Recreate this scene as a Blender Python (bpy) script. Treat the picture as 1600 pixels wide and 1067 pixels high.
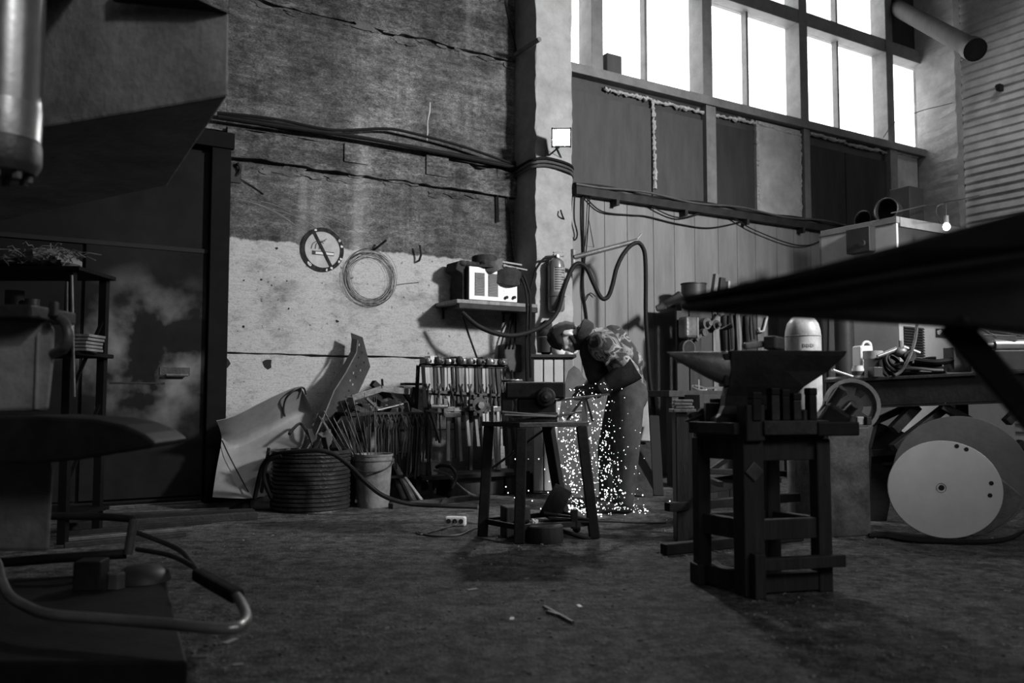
import bpy, bmesh, math, random
from mathutils import Vector as V, Matrix as MX, noise as mnoise

for o in list(bpy.data.objects):
    bpy.data.objects.remove(o)
SC = bpy.context.scene
COL = SC.collection
rnd = random.Random(7)
PI = math.pi

# ------------------------------------------------------------------ camera
FPX, CX, CY, HORIZ = 1350.0, 800.0, 533.5, 620.0
CAMH = 0.82
PITCH = math.atan((HORIZ - CY) / FPX)
cd = bpy.data.cameras.new('camera')
cam = bpy.data.objects.new('camera', cd)
COL.objects.link(cam)
cam.location = (0, 0, CAMH)
cam.rotation_euler = (PI / 2 + PITCH, 0, 0)
cd.sensor_width = 36.0
cd.lens = 36.0 * FPX / 1600.0
cd.clip_start = 0.05
cd.clip_end = 200
cd.dof.use_dof = True
cd.dof.focus_distance = 6.2
cd.dof.aperture_fstop = 2.0
SC.camera = cam
RC = cam.rotation_euler.to_matrix()
CAM = V((0, 0, CAMH))

# ------------------------------------------------------------------ view, world
SC.view_settings.view_transform = 'Standard'
SC.view_settings.look = 'None'
SC.view_settings.gamma = 1.0
SC.view_settings.use_curve_mapping = False
SC.view_settings.exposure = 0.0

w = bpy.data.worlds.new('overcast_sky')
SC.world = w
w.use_nodes = True
bg = w.node_tree.nodes['Background']
bg.inputs[0].default_value = (1, 1, 1, 1)
bg.inputs[1].default_value = 5.5


# ------------------------------------------------------------------ measuring helpers
def ray(x, y):
    return RC @ V(((x - CX) / FPX, -(y - CY) / FPX, -1.0))


def at(x, y, D):                       # the point seen at a pixel, at forward distance D
    r = ray(x, y)
    return CAM + r * (D / r.y)


def fl(x, y, z=0.0):                   # the point of a horizontal plane seen at a pixel
    r = ray(x, y)
    return CAM + r * ((z - CAMH) / r.z)


def FD(y):                             # forward distance of the floor at a pixel row
    return fl(800, y).y


def pxm(D):
    return D / FPX


WANG = math.atan2(2200.0, 1350.0)
DW = V((math.sin(WANG), math.cos(WANG), 0))          # along the back wall, away from the camera
NW = V((math.cos(WANG), -math.sin(WANG), 0))         # out of the back wall, into the room
B0 = fl(345, 783)
WROT = math.atan2(DW.y, DW.x)


def wl(x, y, t=0.0):                   # the point of the plane t metres in front of the back wall
    r = ray(x, y)
    k = ((B0 + NW * t) - CAM).dot(NW) / r.dot(NW)
    return CAM + r * k


def W(s, t, z):                        # wall coordinates to world
    return V((B0.x, B0.y, 0)) + DW * s + NW * t + V((0, 0, z))


def sof(p):
    return (p - V((B0.x, B0.y, 0))).dot(DW)


def tof(p):
    return (p - V((B0.x, B0.y, 0))).dot(NW)


# ------------------------------------------------------------------ lights outside the frame
def lamp(name, kind, loc, energy, size=0.25, target=None):
    l = bpy.data.lights.new(name, kind)
    l.energy = energy
    if kind == 'AREA':
        l.size = size
    else:
        l.shadow_soft_size = size
    o = bpy.data.objects.new(name, l)
    COL.objects.link(o)
    o.location = loc
    if target is not None:
        o.rotation_euler = (V(target) - V(loc)).to_track_quat('-Z', 'Y').to_euler()
    return o


# unseen spot added high on the right, assumed from the shadows on the wall
assumed_spot = lamp('assumed_spot', 'SPOT', W(4.9, 7.2, 4.1), 3000, 0.32, W(2.7, 0, 2.1))
assumed_spot.data.spot_size = math.radians(74)
assumed_spot.data.spot_blend = 1.0
# unseen area light added behind the camera as soft fill
far_fill = lamp('far_fill_light', 'AREA', W(2.5, 11.9, 5.2), 220, 9.0, W(2.5, 0, 3.0))
far_fill.data.shape = 'RECTANGLE'
far_fill.data.size_y = 2.0
# unseen spot added behind the camera to brighten the power hammer head
hammer_fill = lamp('hammer_fill', 'SPOT', (1.6, -.6, 4.4), 330, 0.25, (-2.0, 3.3, 2.1))
hammer_fill.data.spot_size = math.radians(36)
hammer_fill.data.spot_blend = 0.8
# unseen spot added high up to brighten the corrugated wall and its ribs
bay_fill = lamp('bay_fill', 'SPOT', W(7.6, 3.2, 7.7), 260, 0.15, W(10.4, 2.4, 3.6))
bay_fill.data.spot_size = math.radians(88)
bay_fill.data.spot_blend = 0.8


# ------------------------------------------------------------------ materials
def g(v):
    return (v, v, v, 1)


MATS = {}


def mat(name, v, rough=0.6, metal=0.0, var=0.35, scale=6.0, bump=0.15, emit=0.0, v2=None, stretch=(1, 1, 1), spec=0.4):
    m = bpy.data.materials.new(name)
    m.use_nodes = True
    nt = m.node_tree
    b = nt.nodes['Principled BSDF']
    N, L = nt.nodes.new, nt.links.new
    tc = N('ShaderNodeTexCoord')
    mp = N('ShaderNodeMapping')
    mp.inputs['Scale'].default_value = stretch
    L(tc.outputs['Object'], mp.inputs[0])
    nz = N('ShaderNodeTexNoise')
    nz.inputs['Scale'].default_value = scale
    nz.inputs['Detail'].default_value = 9
    nz.inputs['Roughness'].default_value = 0.68
    L(mp.outputs[0], nz.inputs[0])
    cr = N('ShaderNodeValToRGB')
    lo = v * (1 - var)
    hi = v * (1 + var) if v2 is None else v2
    cr.color_ramp.elements[0].position = 0.33
    cr.color_ramp.elements[1].position = 0.68
    cr.color_ramp.elements[0].color = g(lo)
    cr.color_ramp.elements[1].color = g(min(hi, .95))
    L(nz.outputs['Fac'], cr.inputs[0])
    L(cr.outputs[0], b.inputs['Base Color'])
    b.inputs['Roughness'].default_value = rough
    b.inputs['Metallic'].default_value = metal
    b.inputs['Specular IOR Level'].default_value = spec
    if bump:
        bp = N('ShaderNodeBump')
        bp.inputs['Strength'].default_value = bump
        bp.inputs['Distance'].default_value = 0.02
        nz2 = N('ShaderNodeTexNoise')
        nz2.inputs['Scale'].default_value = scale * 7
        nz2.inputs['Detail'].default_value = 5
        L(mp.outputs[0], nz2.inputs[0])
        L(nz2.outputs['Fac'], bp.inputs['Height'])
        L(bp.outputs[0], b.inputs['Normal'])
    if emit:
        b.inputs['Emission Color'].default_value = (1, 1, 1, 1)
        b.inputs['Emission Strength'].default_value = emit
    MATS[name] = m
    return m


STEEL_D = mat('dark_steel', 0.045, 0.5, 0.35, bump=0.2)
STEEL_M = mat('worn_steel', 0.13, 0.45, 0.4, var=.5, bump=0.15)
STEEL_L = mat('bright_steel', 0.45, 0.3, 0.7, var=.25, bump=0.05)
IRON = mat('scaled_iron', 0.022, 0.6, 0.25, var=.5, bump=0.1, spec=.25)
RUST = mat('rusty_iron', 0.05, 0.75, 0.1, var=.55, bump=0.4)
PAINTW = mat('white_paint', 0.5, 0.5, var=.12, scale=4, bump=0.05)
PAINTG = mat('grey_paint', 0.24, 0.55, var=.25, scale=3, bump=0.08)
PAINTD = mat('dark_paint', 0.035, 0.5, var=.3, scale=3, bump=0.1)
HAMMERP = mat('machine_paint', 0.21, 0.6, 0.0, var=.4, scale=4, bump=0.25)
WOODL = mat('pale_wood', 0.34, 0.6, var=.3, scale=5, stretch=(6, 6, .6), bump=0.1)
WOODM = mat('handle_wood', 0.16, 0.55, var=.45, scale=5, stretch=(6, 6, .6), bump=0.1)
WOODD = mat('dark_wood', 0.03, 0.7, var=.45, scale=5, stretch=(6, 6, .6), bump=0.2)
RUBBER = mat('black_rubber', 0.010, 0.6, var=.3, bump=0.05, spec=.15)
CABLE = mat('grey_cable', 0.06, 0.5, var=.3, bump=0.05)
CLOTHD = mat('dark_cloth', 0.035, 0.9, var=.4, scale=14, bump=0.15, spec=.1)
CLOTHM = mat('grey_cloth', 0.1, 0.9, var=.4, scale=12, bump=0.2, spec=.1)
TROUS = mat('work_trouser_cloth', 0.055, 0.9, var=.35, scale=7, bump=0.12, spec=.1)
SKIN = mat('skin', 0.52, 0.5, var=.15, scale=20, bump=0.05)
HAIR = mat('dark_hair', 0.02, 0.7, var=.5, scale=60, bump=0.6)
WHITE = mat('white_plastic', 0.75, 0.4, var=.06, bump=0.02)
FIBRE = mat('pale_fibre', 0.22, 0.9, var=.4, scale=20, bump=0.2)
BLACK = mat('black_void', 0.006, 0.8, var=.1, bump=0)
CONC = mat('column_concrete', 0.3, 0.85, var=.28, scale=3.5, bump=0.35)
CONCD = mat('dirty_concrete', 0.11, 0.9, var=.5, scale=3.5, bump=0.5)
FRAMEB = mat('gate_frame_paint', .006, .8, var=.3, bump=.05, spec=.1)
FRAMEM = mat('window_frame_paint', 0.15, 0.6, var=.25, bump=.1)
BOARDD = mat('dark_board', 0.022, 0.8, var=.35, scale=2.5, stretch=(3, 3, .5), bump=.15)
BOARDL = mat('pale_board', 0.32, 0.8, var=.25, scale=3, bump=.15)
BOARDM = mat('grey_board', 0.05, 0.8, var=.2, scale=3, stretch=(3, 3, .6), bump=.08)
FOAM = mat('hardened_foam', 0.42, 0.9, var=.3, scale=30, bump=.6)
WALLSHEET = mat('sheet_wall_paint', 0.17, 0.55, var=.25, scale=1.6, stretch=(3, 3, .5), bump=.06)
CORR = mat('corrugated_sheet', 0.55, 0.55, 0, var=.25, scale=3, bump=.03)
LAMPM = mat('lamp_light', 1, .5, emit=900.0, var=0, bump=0)
BULBM = mat('bulb_light', 1, .5, emit=110.0, var=0, bump=0)
SPARKM = mat('hot_spark', 1, .5, emit=5.0, var=0, bump=0)


def camo_mat():
    m = mat('camouflage_cloth', 0.1, .9, bump=.3, spec=.1)
    nt = m.node_tree
    N, L = nt.nodes.new, nt.links.new
    b = nt.nodes['Principled BSDF']
    tc = N('ShaderNodeTexCoord')
    nz = N('ShaderNodeTexNoise')
    nz.inputs['Scale'].default_value = 9
    nz.inputs['Detail'].default_value = 3
    nz.inputs['Distortion'].default_value = 1.2
    L(tc.outputs['Object'], nz.inputs[0])
    cr = N('ShaderNodeValToRGB')
    cr.color_ramp.interpolation = 'CONSTANT'
    e = cr.color_ramp.elements
    e[0].color = g(.05)
    e[1].position = .46
    e[1].color = g(.16)
    for p, c in ((.54, .3), (.62, .06), (.70, .22)):
        k = e.new(p)
        k.color = g(c)
    L(nz.outputs['Fac'], cr.inputs[0])
    L(cr.outputs[0], b.inputs['Base Color'])
    return m


CAMO = camo_mat()


def glass_mat():
    m = bpy.data.materials.new('window_glass')
    m.use_nodes = True
    nt = m.node_tree
    nt.nodes.clear()
    N, L = nt.nodes.new, nt.links.new
    o = N('ShaderNodeOutputMaterial')
    t = N('ShaderNodeBsdfTransparent')
    t.inputs[0].default_value = (.92, .92, .92, 1)
    gl = N('ShaderNodeBsdfGlossy')
    gl.inputs['Roughness'].default_value = .05
    mx = N('ShaderNodeMixShader')
    mx.inputs[0].default_value = .05
    L(t.outputs[0], mx.inputs[1])
    L(gl.outputs[0], mx.inputs[2])
    L(mx.outputs[0], o.inputs[0])
    return m


GLASS = glass_mat()


def concrete_wall_mat(zpaint):
    m = bpy.data.materials.new('painted_concrete_wall')
    m.use_nodes = True
    nt = m.node_tree
    b = nt.nodes['Principled BSDF']
    N, L = nt.nodes.new, nt.links.new
    tc = N('ShaderNodeTexCoord')

    def noise(scale, st=(1, 1, 1), det=8, rough=.65, dist=0):
        mp = N('ShaderNodeMapping')
        mp.inputs['Scale'].default_value = st
        L(tc.outputs['Object'], mp.inputs[0])
        n = N('ShaderNodeTexNoise')
        n.inputs['Scale'].default_value = scale
        n.inputs['Detail'].default_value = det
        n.inputs['Roughness'].default_value = rough
        n.inputs['Distortion'].default_value = dist
        L(mp.outputs[0], n.inputs[0])
        return n.outputs['Fac']

    def ramp(f, p0, p1, c0, c1):
        r = N('ShaderNodeMapRange')
        r.inputs[1].default_value = p0
        r.inputs[2].default_value = p1
        r.inputs[3].default_value = c0
        r.inputs[4].default_value = c1
        L(f, r.inputs[0])
        return r.outputs[0]

    def math_(op, a, c):
        n = N('ShaderNodeMath')
        n.operation = op
        for i, q in enumerate((a, c)):
            if isinstance(q, (int, float)):
                n.inputs[i].default_value = q
            else:
                L(q, n.inputs[i])
        return n.outputs[0]

    sx = N('ShaderNodeSeparateXYZ')
    L(tc.outputs['Object'], sx.inputs[0])
    z = sx.outputs[2]
    big = noise(.9, (1, 1, 1.2))
    fine = noise(14, (1, 1, 2.2), 10, .75)
    board = noise(3.2, (.35, .35, 7), 5, .6)
    streak = noise(1.5, (1.0, 1.0, .13), 5, .55)
    streak2 = noise(2.2, (1.3, 1.3, .10), 3, .5)
    # bare concrete
    c = ramp(big, .3, .7, .06, .16)
    c = math_('MULTIPLY', c, ramp(fine, .34, .66, .35, 1.6))
    c = math_('MULTIPLY', c, ramp(noise(55, (1, 1, 2.0), 4, .7), .35, .65, .45, 1.55))
    c = math_('MULTIPLY', c, ramp(board, .35, .65, .8, 1.18))
    c = math_('MULTIPLY', c, ramp(streak, .36, .62, .62, 1.3))
    c = math_('MULTIPLY', c, ramp(noise(3.0, (.8, .8, 1.6), 10, .75), .38, .56, .45, 1.12))
    c = math_('MULTIPLY', c, ramp(noise(.75, (1, 1, 1), 7, .7, .6), .36, .62, .5, 1.25))
    c = math_('MULTIPLY', c, ramp(noise(1.9, (1.6, 1.6, .2), 6, .7), .52, .64, 1.0, .55))
    c = math_('ADD', c, ramp(streak2, .60, .72, 0, .09))
    # paint
    p = ramp(big, .3, .75, .36, .45)
    p = math_('MULTIPLY', p, ramp(fine, .25, .5, .66, 1.08))
    p = math_('MULTIPLY', p, ramp(noise(55, (1, 1, 1.4), 4, .7), .33, .5, .7, 1.05))
    p = math_('MULTIPLY', p, ramp(noise(22, (1, 1, 1), 5, .65), .33, .38, .3, 1.0))
    p = math_('MULTIPLY', p, ramp(noise(1.7, (1, 1, 1.6), 9, .75), .34, .50, .45, 1.0))
    edge = math_('ADD', z, math_('MULTIPLY', math_('SUBTRACT', noise(7, (1, 1, .4), 5), .5), .10))
    mask = ramp(edge, zpaint - .008, zpaint + .008, 1, 0)
    chips = ramp(noise(3.5, (1, 1, 1), 9, .8), .30, .33, 0, 1)
    mask = math_('MULTIPLY', mask, chips)
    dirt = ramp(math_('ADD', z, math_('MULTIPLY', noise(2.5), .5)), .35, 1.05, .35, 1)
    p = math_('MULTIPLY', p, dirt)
    mx = N('ShaderNodeMix')
    L(mask, mx.inputs[0])
    L(c, mx.inputs[2])
    L(p, mx.inputs[3])
    L(mx.outputs[0], b.inputs['Base Color'])
    b.inputs['Roughness'].default_value = .85
    b.inputs['Specular IOR Level'].default_value = .25
    bp = N('ShaderNodeBump')
    bp.inputs['Strength'].default_value = .5
    bp.inputs['Distance'].default_value = .03
    h = math_('ADD', math_('MULTIPLY', board, .45), math_('MULTIPLY', fine, 1.1))
    L(h, bp.inputs['Height'])
    L(bp.outputs[0], b.inputs['Normal'])
    return m


def floor_mat():
    m = bpy.data.materials.new('oily_concrete_floor')
    m.use_nodes = True
    nt = m.node_tree
    b = nt.nodes['Principled BSDF']
    N, L = nt.nodes.new, nt.links.new
    tc = N('ShaderNodeTexCoord')

    def noise(scale, det=8, rough=.65):
        n = N('ShaderNodeTexNoise')
        n.inputs['Scale'].default_value = scale
        n.inputs['Detail'].default_value = det
        n.inputs['Roughness'].default_value = rough
        L(tc.outputs['Object'], n.inputs[0])
        return n.outputs['Fac']

    def ramp(f, p0, p1, c0, c1):
        r = N('ShaderNodeMapRange')
        for i, q in enumerate((p0, p1, c0, c1)):
            r.inputs[i + 1].default_value = q
        L(f, r.inputs[0])
        return r.outputs[0]

    def mul(a, c):
        n = N('ShaderNodeMath')
        n.operation = 'MULTIPLY'
        L(a, n.inputs[0])
        L(c, n.inputs[1])
        return n.outputs[0]
    c = mul(ramp(noise(1.1), .3, .7, .08, .17), ramp(noise(24, 8, .8), .33, .67, .3, 1.7))
    c = mul(c, ramp(noise(95, 3, .6), .35, .65, .7, 1.3))
    c = mul(c, ramp(noise(5.5, 10, .78), .38, .52, .4, 1.05))
    c = mul(c, ramp(noise(11, 9, .8), .36, .64, .35, 1.6))
    L(c, b.inputs['Base Color'])
    b.inputs['Roughness'].default_value = .72
    b.inputs['Specular IOR Level'].default_value = .3
    bp = N('ShaderNodeBump')
    bp.inputs['Strength'].default_value = 1.0
    bp.inputs['Distance'].default_value = .03
    ad = N('ShaderNodeMath')
    ad.operation = 'ADD'
    L(noise(16, 8, .7), ad.inputs[0])
    L(noise(70, 4, .6), ad.inputs[1])
    L(ad.outputs[0], bp.inputs['Height'])
    L(bp.outputs[0], b.inputs['Normal'])
    return m


def door_mat():
    m = mat('worn_door_sheet', .010, .8, 0, var=.45, scale=2.2, bump=.05, spec=.12)
    nt = m.node_tree
    N, L = nt.nodes.new, nt.links.new
    b = nt.nodes['Principled BSDF']
    src = b.inputs['Base Color'].links[0].from_socket
    tc = N('ShaderNodeTexCoord')
    n = N('ShaderNodeTexNoise')
    n.inputs['Scale'].default_value = 2.1
    n.inputs['Detail'].default_value = 5
    L(tc.outputs['Object'], n.inputs[0])
    r = N('ShaderNodeMapRange')
    for i, q in enumerate((.47, .64, 0, 1)):
        r.inputs[i + 1].default_value = q
    L(n.outputs['Fac'], r.inputs[0])
    # the worn pale patch around the handle of the wicket: distance from its middle
    d = N('ShaderNodeVectorMath')
    d.operation = 'DISTANCE'
    pc = wl(232, 560)
    d.inputs[1].default_value = (sof(pc), 0, pc.z)
    L(tc.outputs['Object'], d.inputs[0])
    r2 = N('ShaderNodeMapRange')
    for i, q in enumerate((.25, .75, 1, 0)):
        r2.inputs[i + 1].default_value = q
    L(d.outputs['Value'], r2.inputs[0])
    mu = N('ShaderNodeMath')
    mu.operation = 'MULTIPLY'
    L(r.outputs[0], mu.inputs[0])
    L(r2.outputs[0], mu.inputs[1])
    mx = N('ShaderNodeMix')
    mx.data_type = 'RGBA'
    L(mu.outputs[0], mx.inputs[0])
    L(src, mx.inputs[6])
    mx.inputs[7].default_value = g(.2)
    L(mx.outputs[2], b.inputs['Base Color'])
    return m


# ------------------------------------------------------------------ mesh builder (world coordinates)
class MB:
    def __init__(self):
        self.v, self.f = [], []

    def add(self, vs, fs):
        k = len(self.v)
        self.v += [V(p) for p in vs]
        self.f += [tuple(i + k for i in f) for f in fs]
        return self

    def box(self, c, size, R=0.0):
        c = V(c)
        if not isinstance(R, MX):
            R = MX.Rotation(R, 3, 'Z')
        h = V(size) / 2
        vs = [c + R @ V((sx * h.x, sy * h.y, sz * h.z)) for sx in (-1, 1) for sy in (-1, 1) for sz in (-1, 1)]
        return self.add(vs, [(0, 1, 3, 2), (4, 6, 7, 5), (0, 4, 5, 1), (2, 3, 7, 6), (0, 2, 6, 4), (1, 5, 7, 3)])

    def bar(self, p, q, w_, h_, up=(0, 0, 1), taper=1.0):
        p, q = V(p), V(q)
        d = (q - p).normalized()
        u = V(up)
        if abs(d.dot(u)) > .98:
            u = V((1, 0, 0)) if abs(d.x) < .9 else V((0, 1, 0))
        s = d.cross(u).normalized()
        n = s.cross(d).normalized()
        vs = []
        for c, k in ((p, 1.0), (q, taper)):
            for a, b_ in ((-1, -1), (1, -1), (1, 1), (-1, 1)):
                vs.append(c + s * (a * w_ / 2 * k) + n * (b_ * h_ / 2 * k))
        return self.add(vs, [(0, 3, 2, 1), (4, 5, 6, 7), (0, 1, 5, 4), (1, 2, 6, 5), (2, 3, 7, 6), (3, 0, 4, 7)])

    def tube(self, pts, r, seg=8, closed=False):
        pts = [V(p) for p in pts]
        n = len(pts)
        rs = r if isinstance(r, (list, tuple)) else [r] * n
        fr = None
        rings = []
        for i in range(n):
            a = pts[i - 1] if (i > 0 or closed) else pts[i]
            b_ = pts[(i + 1) % n] if (i < n - 1 or closed) else pts[i]
            d = (b_ - a)
            d = d.normalized() if d.length > 1e-9 else V((0, 0, 1))
            if fr is None:
                u = V((0, 0, 1)) if abs(d.z) < .9 else V((1, 0, 0))
                fr = (u - d * u.dot(d)).normalized()
            else:
                fr = fr - d * fr.dot(d)
                fr = fr.normalized() if fr.length > 1e-6 else d.orthogonal().normalized()
            s = d.cross(fr)
            rings.append([pts[i] + (fr * math.cos(2 * PI * k / seg) + s * math.sin(2 * PI * k / seg)) * rs[i] for k in range(seg)])
        vs = [p for rg in rings for p in rg]
        fs = []
        for i in range(n if closed else n - 1):
            j = (i + 1) % n
            for k in range(seg):
                l = (k + 1) % seg
                fs.append((i * seg + k, i * seg + l, j * seg + l, j * seg + k))
        if not closed:
            fs.append(tuple(range(seg))[::-1])
            fs.append(tuple((n - 1) * seg + k for k in range(seg)))
        return self.add(vs, fs)

    def cyl(self, p, q, r1, r2=None, seg=16):
        return self.tube([p, q], [r1, r1 if r2 is None else r2], seg)

    def lathe(self, prof, c, axis=(0, 0, 1), seg=24):
        c, ax = V(c), V(axis).normalized()
        u = ax.orthogonal().normalized()
        s = ax.cross(u)
        vs, fs = [], []
        for r, z in prof:
            r = max(r, 1e-5)
            for k in range(seg):
                a = 2 * PI * k / seg
                vs.append(c + ax * z + (u * math.cos(a) + s * math.sin(a)) * r)
        for i in range(len(prof) - 1):
            for k in range(seg):
                l = (k + 1) % seg
                fs.append((i * seg + k, i * seg + l, (i + 1) * seg + l, (i + 1) * seg + k))
        return self.add(vs, fs)

    def prism(self, poly, vec):
        poly = [V(p) for p in poly]
        n = len(poly)
        vs = poly + [p + V(vec) for p in poly]
        fs = [tuple(range(n))[::-1], tuple(range(n, 2 * n))]
        for i in range(n):
            j = (i + 1) % n
            fs.append((i, j, n + j, n + i))
        return self.add(vs, fs)

    def torus(self, c, R, r, axis=(0, 0, 1), seg=32, rs=6, wob=0.0):
        c, ax = V(c), V(axis).normalized()
        u = ax.orthogonal().normalized()
        s = ax.cross(u)
        ph = rnd.random() * 6
        pts = []
        for k in range(seg):
            a = 2 * PI * k / seg
            q = R * (1 + wob * math.sin(2 * a + ph))
            pts.append(c + (u * math.cos(a) + s * math.sin(a)) * q)
        return self.tube(pts, r, rs, True)

    def ball(self, c, r, R=None, seg=16, rings=10, f=None):
        c = V(c)
        r = V((r, r, r)) if not hasattr(r, '__len__') else V(r)
        vs, fs = [], []
        for i in range(rings + 1):
            th = PI * i / rings
            for k in range(seg):
                a = 2 * PI * k / seg
                p = V((math.sin(th) * math.cos(a), math.sin(th) * math.sin(a), math.cos(th)))
                if f:
                    p = f(p)
                p = V((p.x * r.x, p.y * r.y, p.z * r.z))
                if R is not None:
                    p = R @ p
                vs.append(c + p)
        for i in range(rings):
            for k in range(seg):
                l = (k + 1) % seg
                fs.append((i * seg + k, (i + 1) * seg + k, (i + 1) * seg + l, i * seg + l))
        return self.add(vs, fs)

    def surf(self, rows, thick=0.0):
        n, m_ = len(rows), len(rows[0])
        vs = [V(p) for r_ in rows for p in r_]
        fs = [(i * m_ + j, i * m_ + j + 1, (i + 1) * m_ + j + 1, (i + 1) * m_ + j) for i in range(n - 1) for j in range(m_ - 1)]
        if thick:
            a = (vs[1] - vs[0]).cross(vs[m_] - vs[0]).normalized() * thick
            k = n * m_
            vs += [p + a for p in vs[:k]]
            fs += [tuple(q + k for q in f[::-1]) for f in fs[:]]
            edge = [(0, j) for j in range(m_)] + [(i, m_ - 1) for i in range(1, n)] + [(n - 1, j) for j in range(m_ - 2, -1, -1)] + [(i, 0) for i in range(n - 2, 0, -1)]
            ids = [i * m_ + j for i, j in edge]
            for q in range(len(ids)):
                a_, b_ = ids[q], ids[(q + 1) % len(ids)]
                fs.append((a_, a_ + k, b_ + k, b_))
        return self.add(vs, fs)


MWORLD = {}


def clean(bm):
    bmesh.ops.remove_doubles(bm, verts=bm.verts, dist=1e-6)
    bmesh.ops.recalc_face_normals(bm, faces=bm.faces)


def make(name, mb, m, mw, smooth, bev):
    me = bpy.data.meshes.new(name)
    inv = mw.inverted()
    me.from_pydata([inv @ p for p in mb.v], [], mb.f)
    bm = bmesh.new()
    bm.from_mesh(me)
    clean(bm)
    bm.to_mesh(me)
    bm.free()
    if smooth:
        me.polygons.foreach_set('use_smooth', [True] * len(me.polygons))
        try:
            me.set_sharp_from_angle(angle=math.radians(40))
        except Exception:
            pass
    me.materials.append(m)
    o = bpy.data.objects.new(name, me)
    COL.objects.link(o)
    if bev:
        b = o.modifiers.new('bevel', 'BEVEL')
        b.width = bev
        b.segments = 2
        b.limit_method = 'ANGLE'
        b.angle_limit = math.radians(40)
    return o


def thing(name, label, cat, loc, rot=0.0, group=None, kind=None):
    o = bpy.data.objects.new(name, None)
    COL.objects.link(o)
    o.empty_display_size = .1
    o.location = loc
    o.rotation_euler = (0, 0, rot)
    MWORLD[o.name] = MX.Translation(V(loc)) @ MX.Rotation(rot, 4, 'Z')
    tag(o, label, cat, group, kind)
    return o


def tag(o, label=None, cat=None, group=None, kind=None):
    if label:
        o['label'] = label
    if cat:
        o['category'] = cat
    if group:
        o['group'] = group
    if kind:
        o['kind'] = kind
    return o


def part(parent, name, mb, m, smooth=False, bev=0.0, label=None, kind=None):
    mw = MWORLD[parent.name]
    o = make(name, mb, m, mw, smooth, bev)
    o.parent = parent
    MWORLD[o.name] = mw
    tag(o, label, None, None, kind)
    return o


def solo(name, mb, m, label=None, cat=None, group=None, kind=None, smooth=False, bev=0.0, loc=None, rot=0.0):
    if loc is None:
        xs = [p.x for p in mb.v]
        ys = [p.y for p in mb.v]
        zs = [p.z for p in mb.v]
        loc = ((min(xs) + max(xs)) / 2, (min(ys) + max(ys)) / 2, min(zs))
    mw = MX.Translation(V(loc)) @ MX.Rotation(rot, 4, 'Z')
    o = make(name, mb, m, mw, smooth, bev)
    o.matrix_world = mw
    MWORLD[o.name] = mw
    tag(o, label, cat, group, kind)
    return o


def curve(pts, n=8):                                   # Catmull-Rom through points
    pts = [V(p) for p in pts]
    out = []
    for i in range(len(pts) - 1):
        p0 = pts[max(i - 1, 0)]
        p1, p2 = pts[i], pts[i + 1]
        p3 = pts[min(i + 2, len(pts) - 1)]
        for k in range(n):
            t = k / n
            out.append(.5 * ((2 * p1) + (p2 - p0) * t + (2 * p0 - 5 * p1 + 4 * p2 - p3) * t * t + (3 * p1 - p0 - 3 * p2 + p3) * t ** 3))
    out.append(pts[-1])
    return out


UP = V((0, 0, 1))
ORD = ('first second third fourth fifth sixth seventh eighth ninth tenth eleventh twelfth thirteenth fourteenth fifteenth sixteenth seventeenth '
       'eighteenth nineteenth twentieth twenty-first twenty-second twenty-third twenty-fourth').split()

# ================================================================== THE SETTING
SL, SR, TB, CEIL = -6.0, 10.42, 12.0, 8.0
ZJ1, ZJ2, ZLED0, ZLED1, ZJ3 = .52, 1.17, 2.74, 3.0, 4.1
ZPAINT = 2.1
SCOL0, SCOL1 = 2.72, 3.16
ZTRAY, ZSILL = 2.95, 4.22
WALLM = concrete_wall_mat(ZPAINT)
DOORM = door_mat()


def wbox(mb, s0, s1, t0, t1, z0, z1):
    return mb.box(W((s0 + s1) / 2, (t0 + t1) / 2, (z0 + z1) / 2), (s1 - s0, abs(t1 - t0), z1 - z0), WROT)


WLOC = (B0.x, B0.y, 0)


def wsolo(name, mb, m, **k):
    return solo(name, mb, m, loc=WLOC, rot=WROT, **k)


mb = MB()
c4 = [W(SL, -.3, 0), W(SR + .3, -.3, 0), W(SR + .3, TB, 0), W(SL, TB, 0)]
mb.prism(c4, (0, 0, -.2))
solo('floor', mb, floor_mat(), kind='structure', loc=(0, 0, 0))
mb = MB()
mb.prism([p + UP * CEIL for p in c4], (0, 0, .2))
solo('ceiling', mb, CONCD, kind='structure', loc=(0, 0, CEIL))
wsolo('wall_left', wbox(MB(), SL - .2, SL, -.3, TB, 0, CEIL), CONCD, kind='structure')
wsolo('wall_front', wbox(MB(), SL, SR, TB, TB + .2, 0, CEIL), CONCD, kind='structure')

# back wall, left of the column: big cast panels with recessed joints
DS0, DS1 = -4.2, -.02                                   # the gate
wb = MB()
wbox(wb, DS1, SCOL0 + .3, -.3, -.05, 0, CEIL)
wbox(wb, SL, DS0, -.3, -.05, 0, CEIL)
wbox(wb, DS0, DS1, -.3, -.065, 0, CEIL)  # backing behind the gate, added to block daylight leaking through its gaps
wbk = wsolo('wall_back', wb, CONCD, kind='structure')
rows = [(0, ZJ1), (ZJ1, ZJ2), (ZJ2, ZLED0), (ZLED0, ZLED1), (ZLED1, ZJ3), (ZJ3, 5.6), (5.6, CEIL)]


def rough_panel(s0, s1, t0, t1, z0, z1, seed, jag=.012):
    # a slab whose top and bottom edges are chipped
    n = max(6, int((s1 - s0) / .09))
    r_ = random.Random(seed)
    top, bot = [], []
    a = b = 0.0
    for i in range(n + 1):
        s = s0 + (s1 - s0) * i / n
        a = a * .5 + r_.uniform(-1, 1) * jag
        b = b * .5 + r_.uniform(-1, 1) * jag
        if r_.random() < .06:
            a -= jag * 2.2
        top.append((s, z1 - .004 + min(a, .003)))
        bot.append((s, z0 + .004 + max(b, -.003)))
    m_ = MB()
    m_.prism([W(s, t0, z) for s, z in bot + top[::-1]], NW * (t1 - t0))
    return m_


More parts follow.
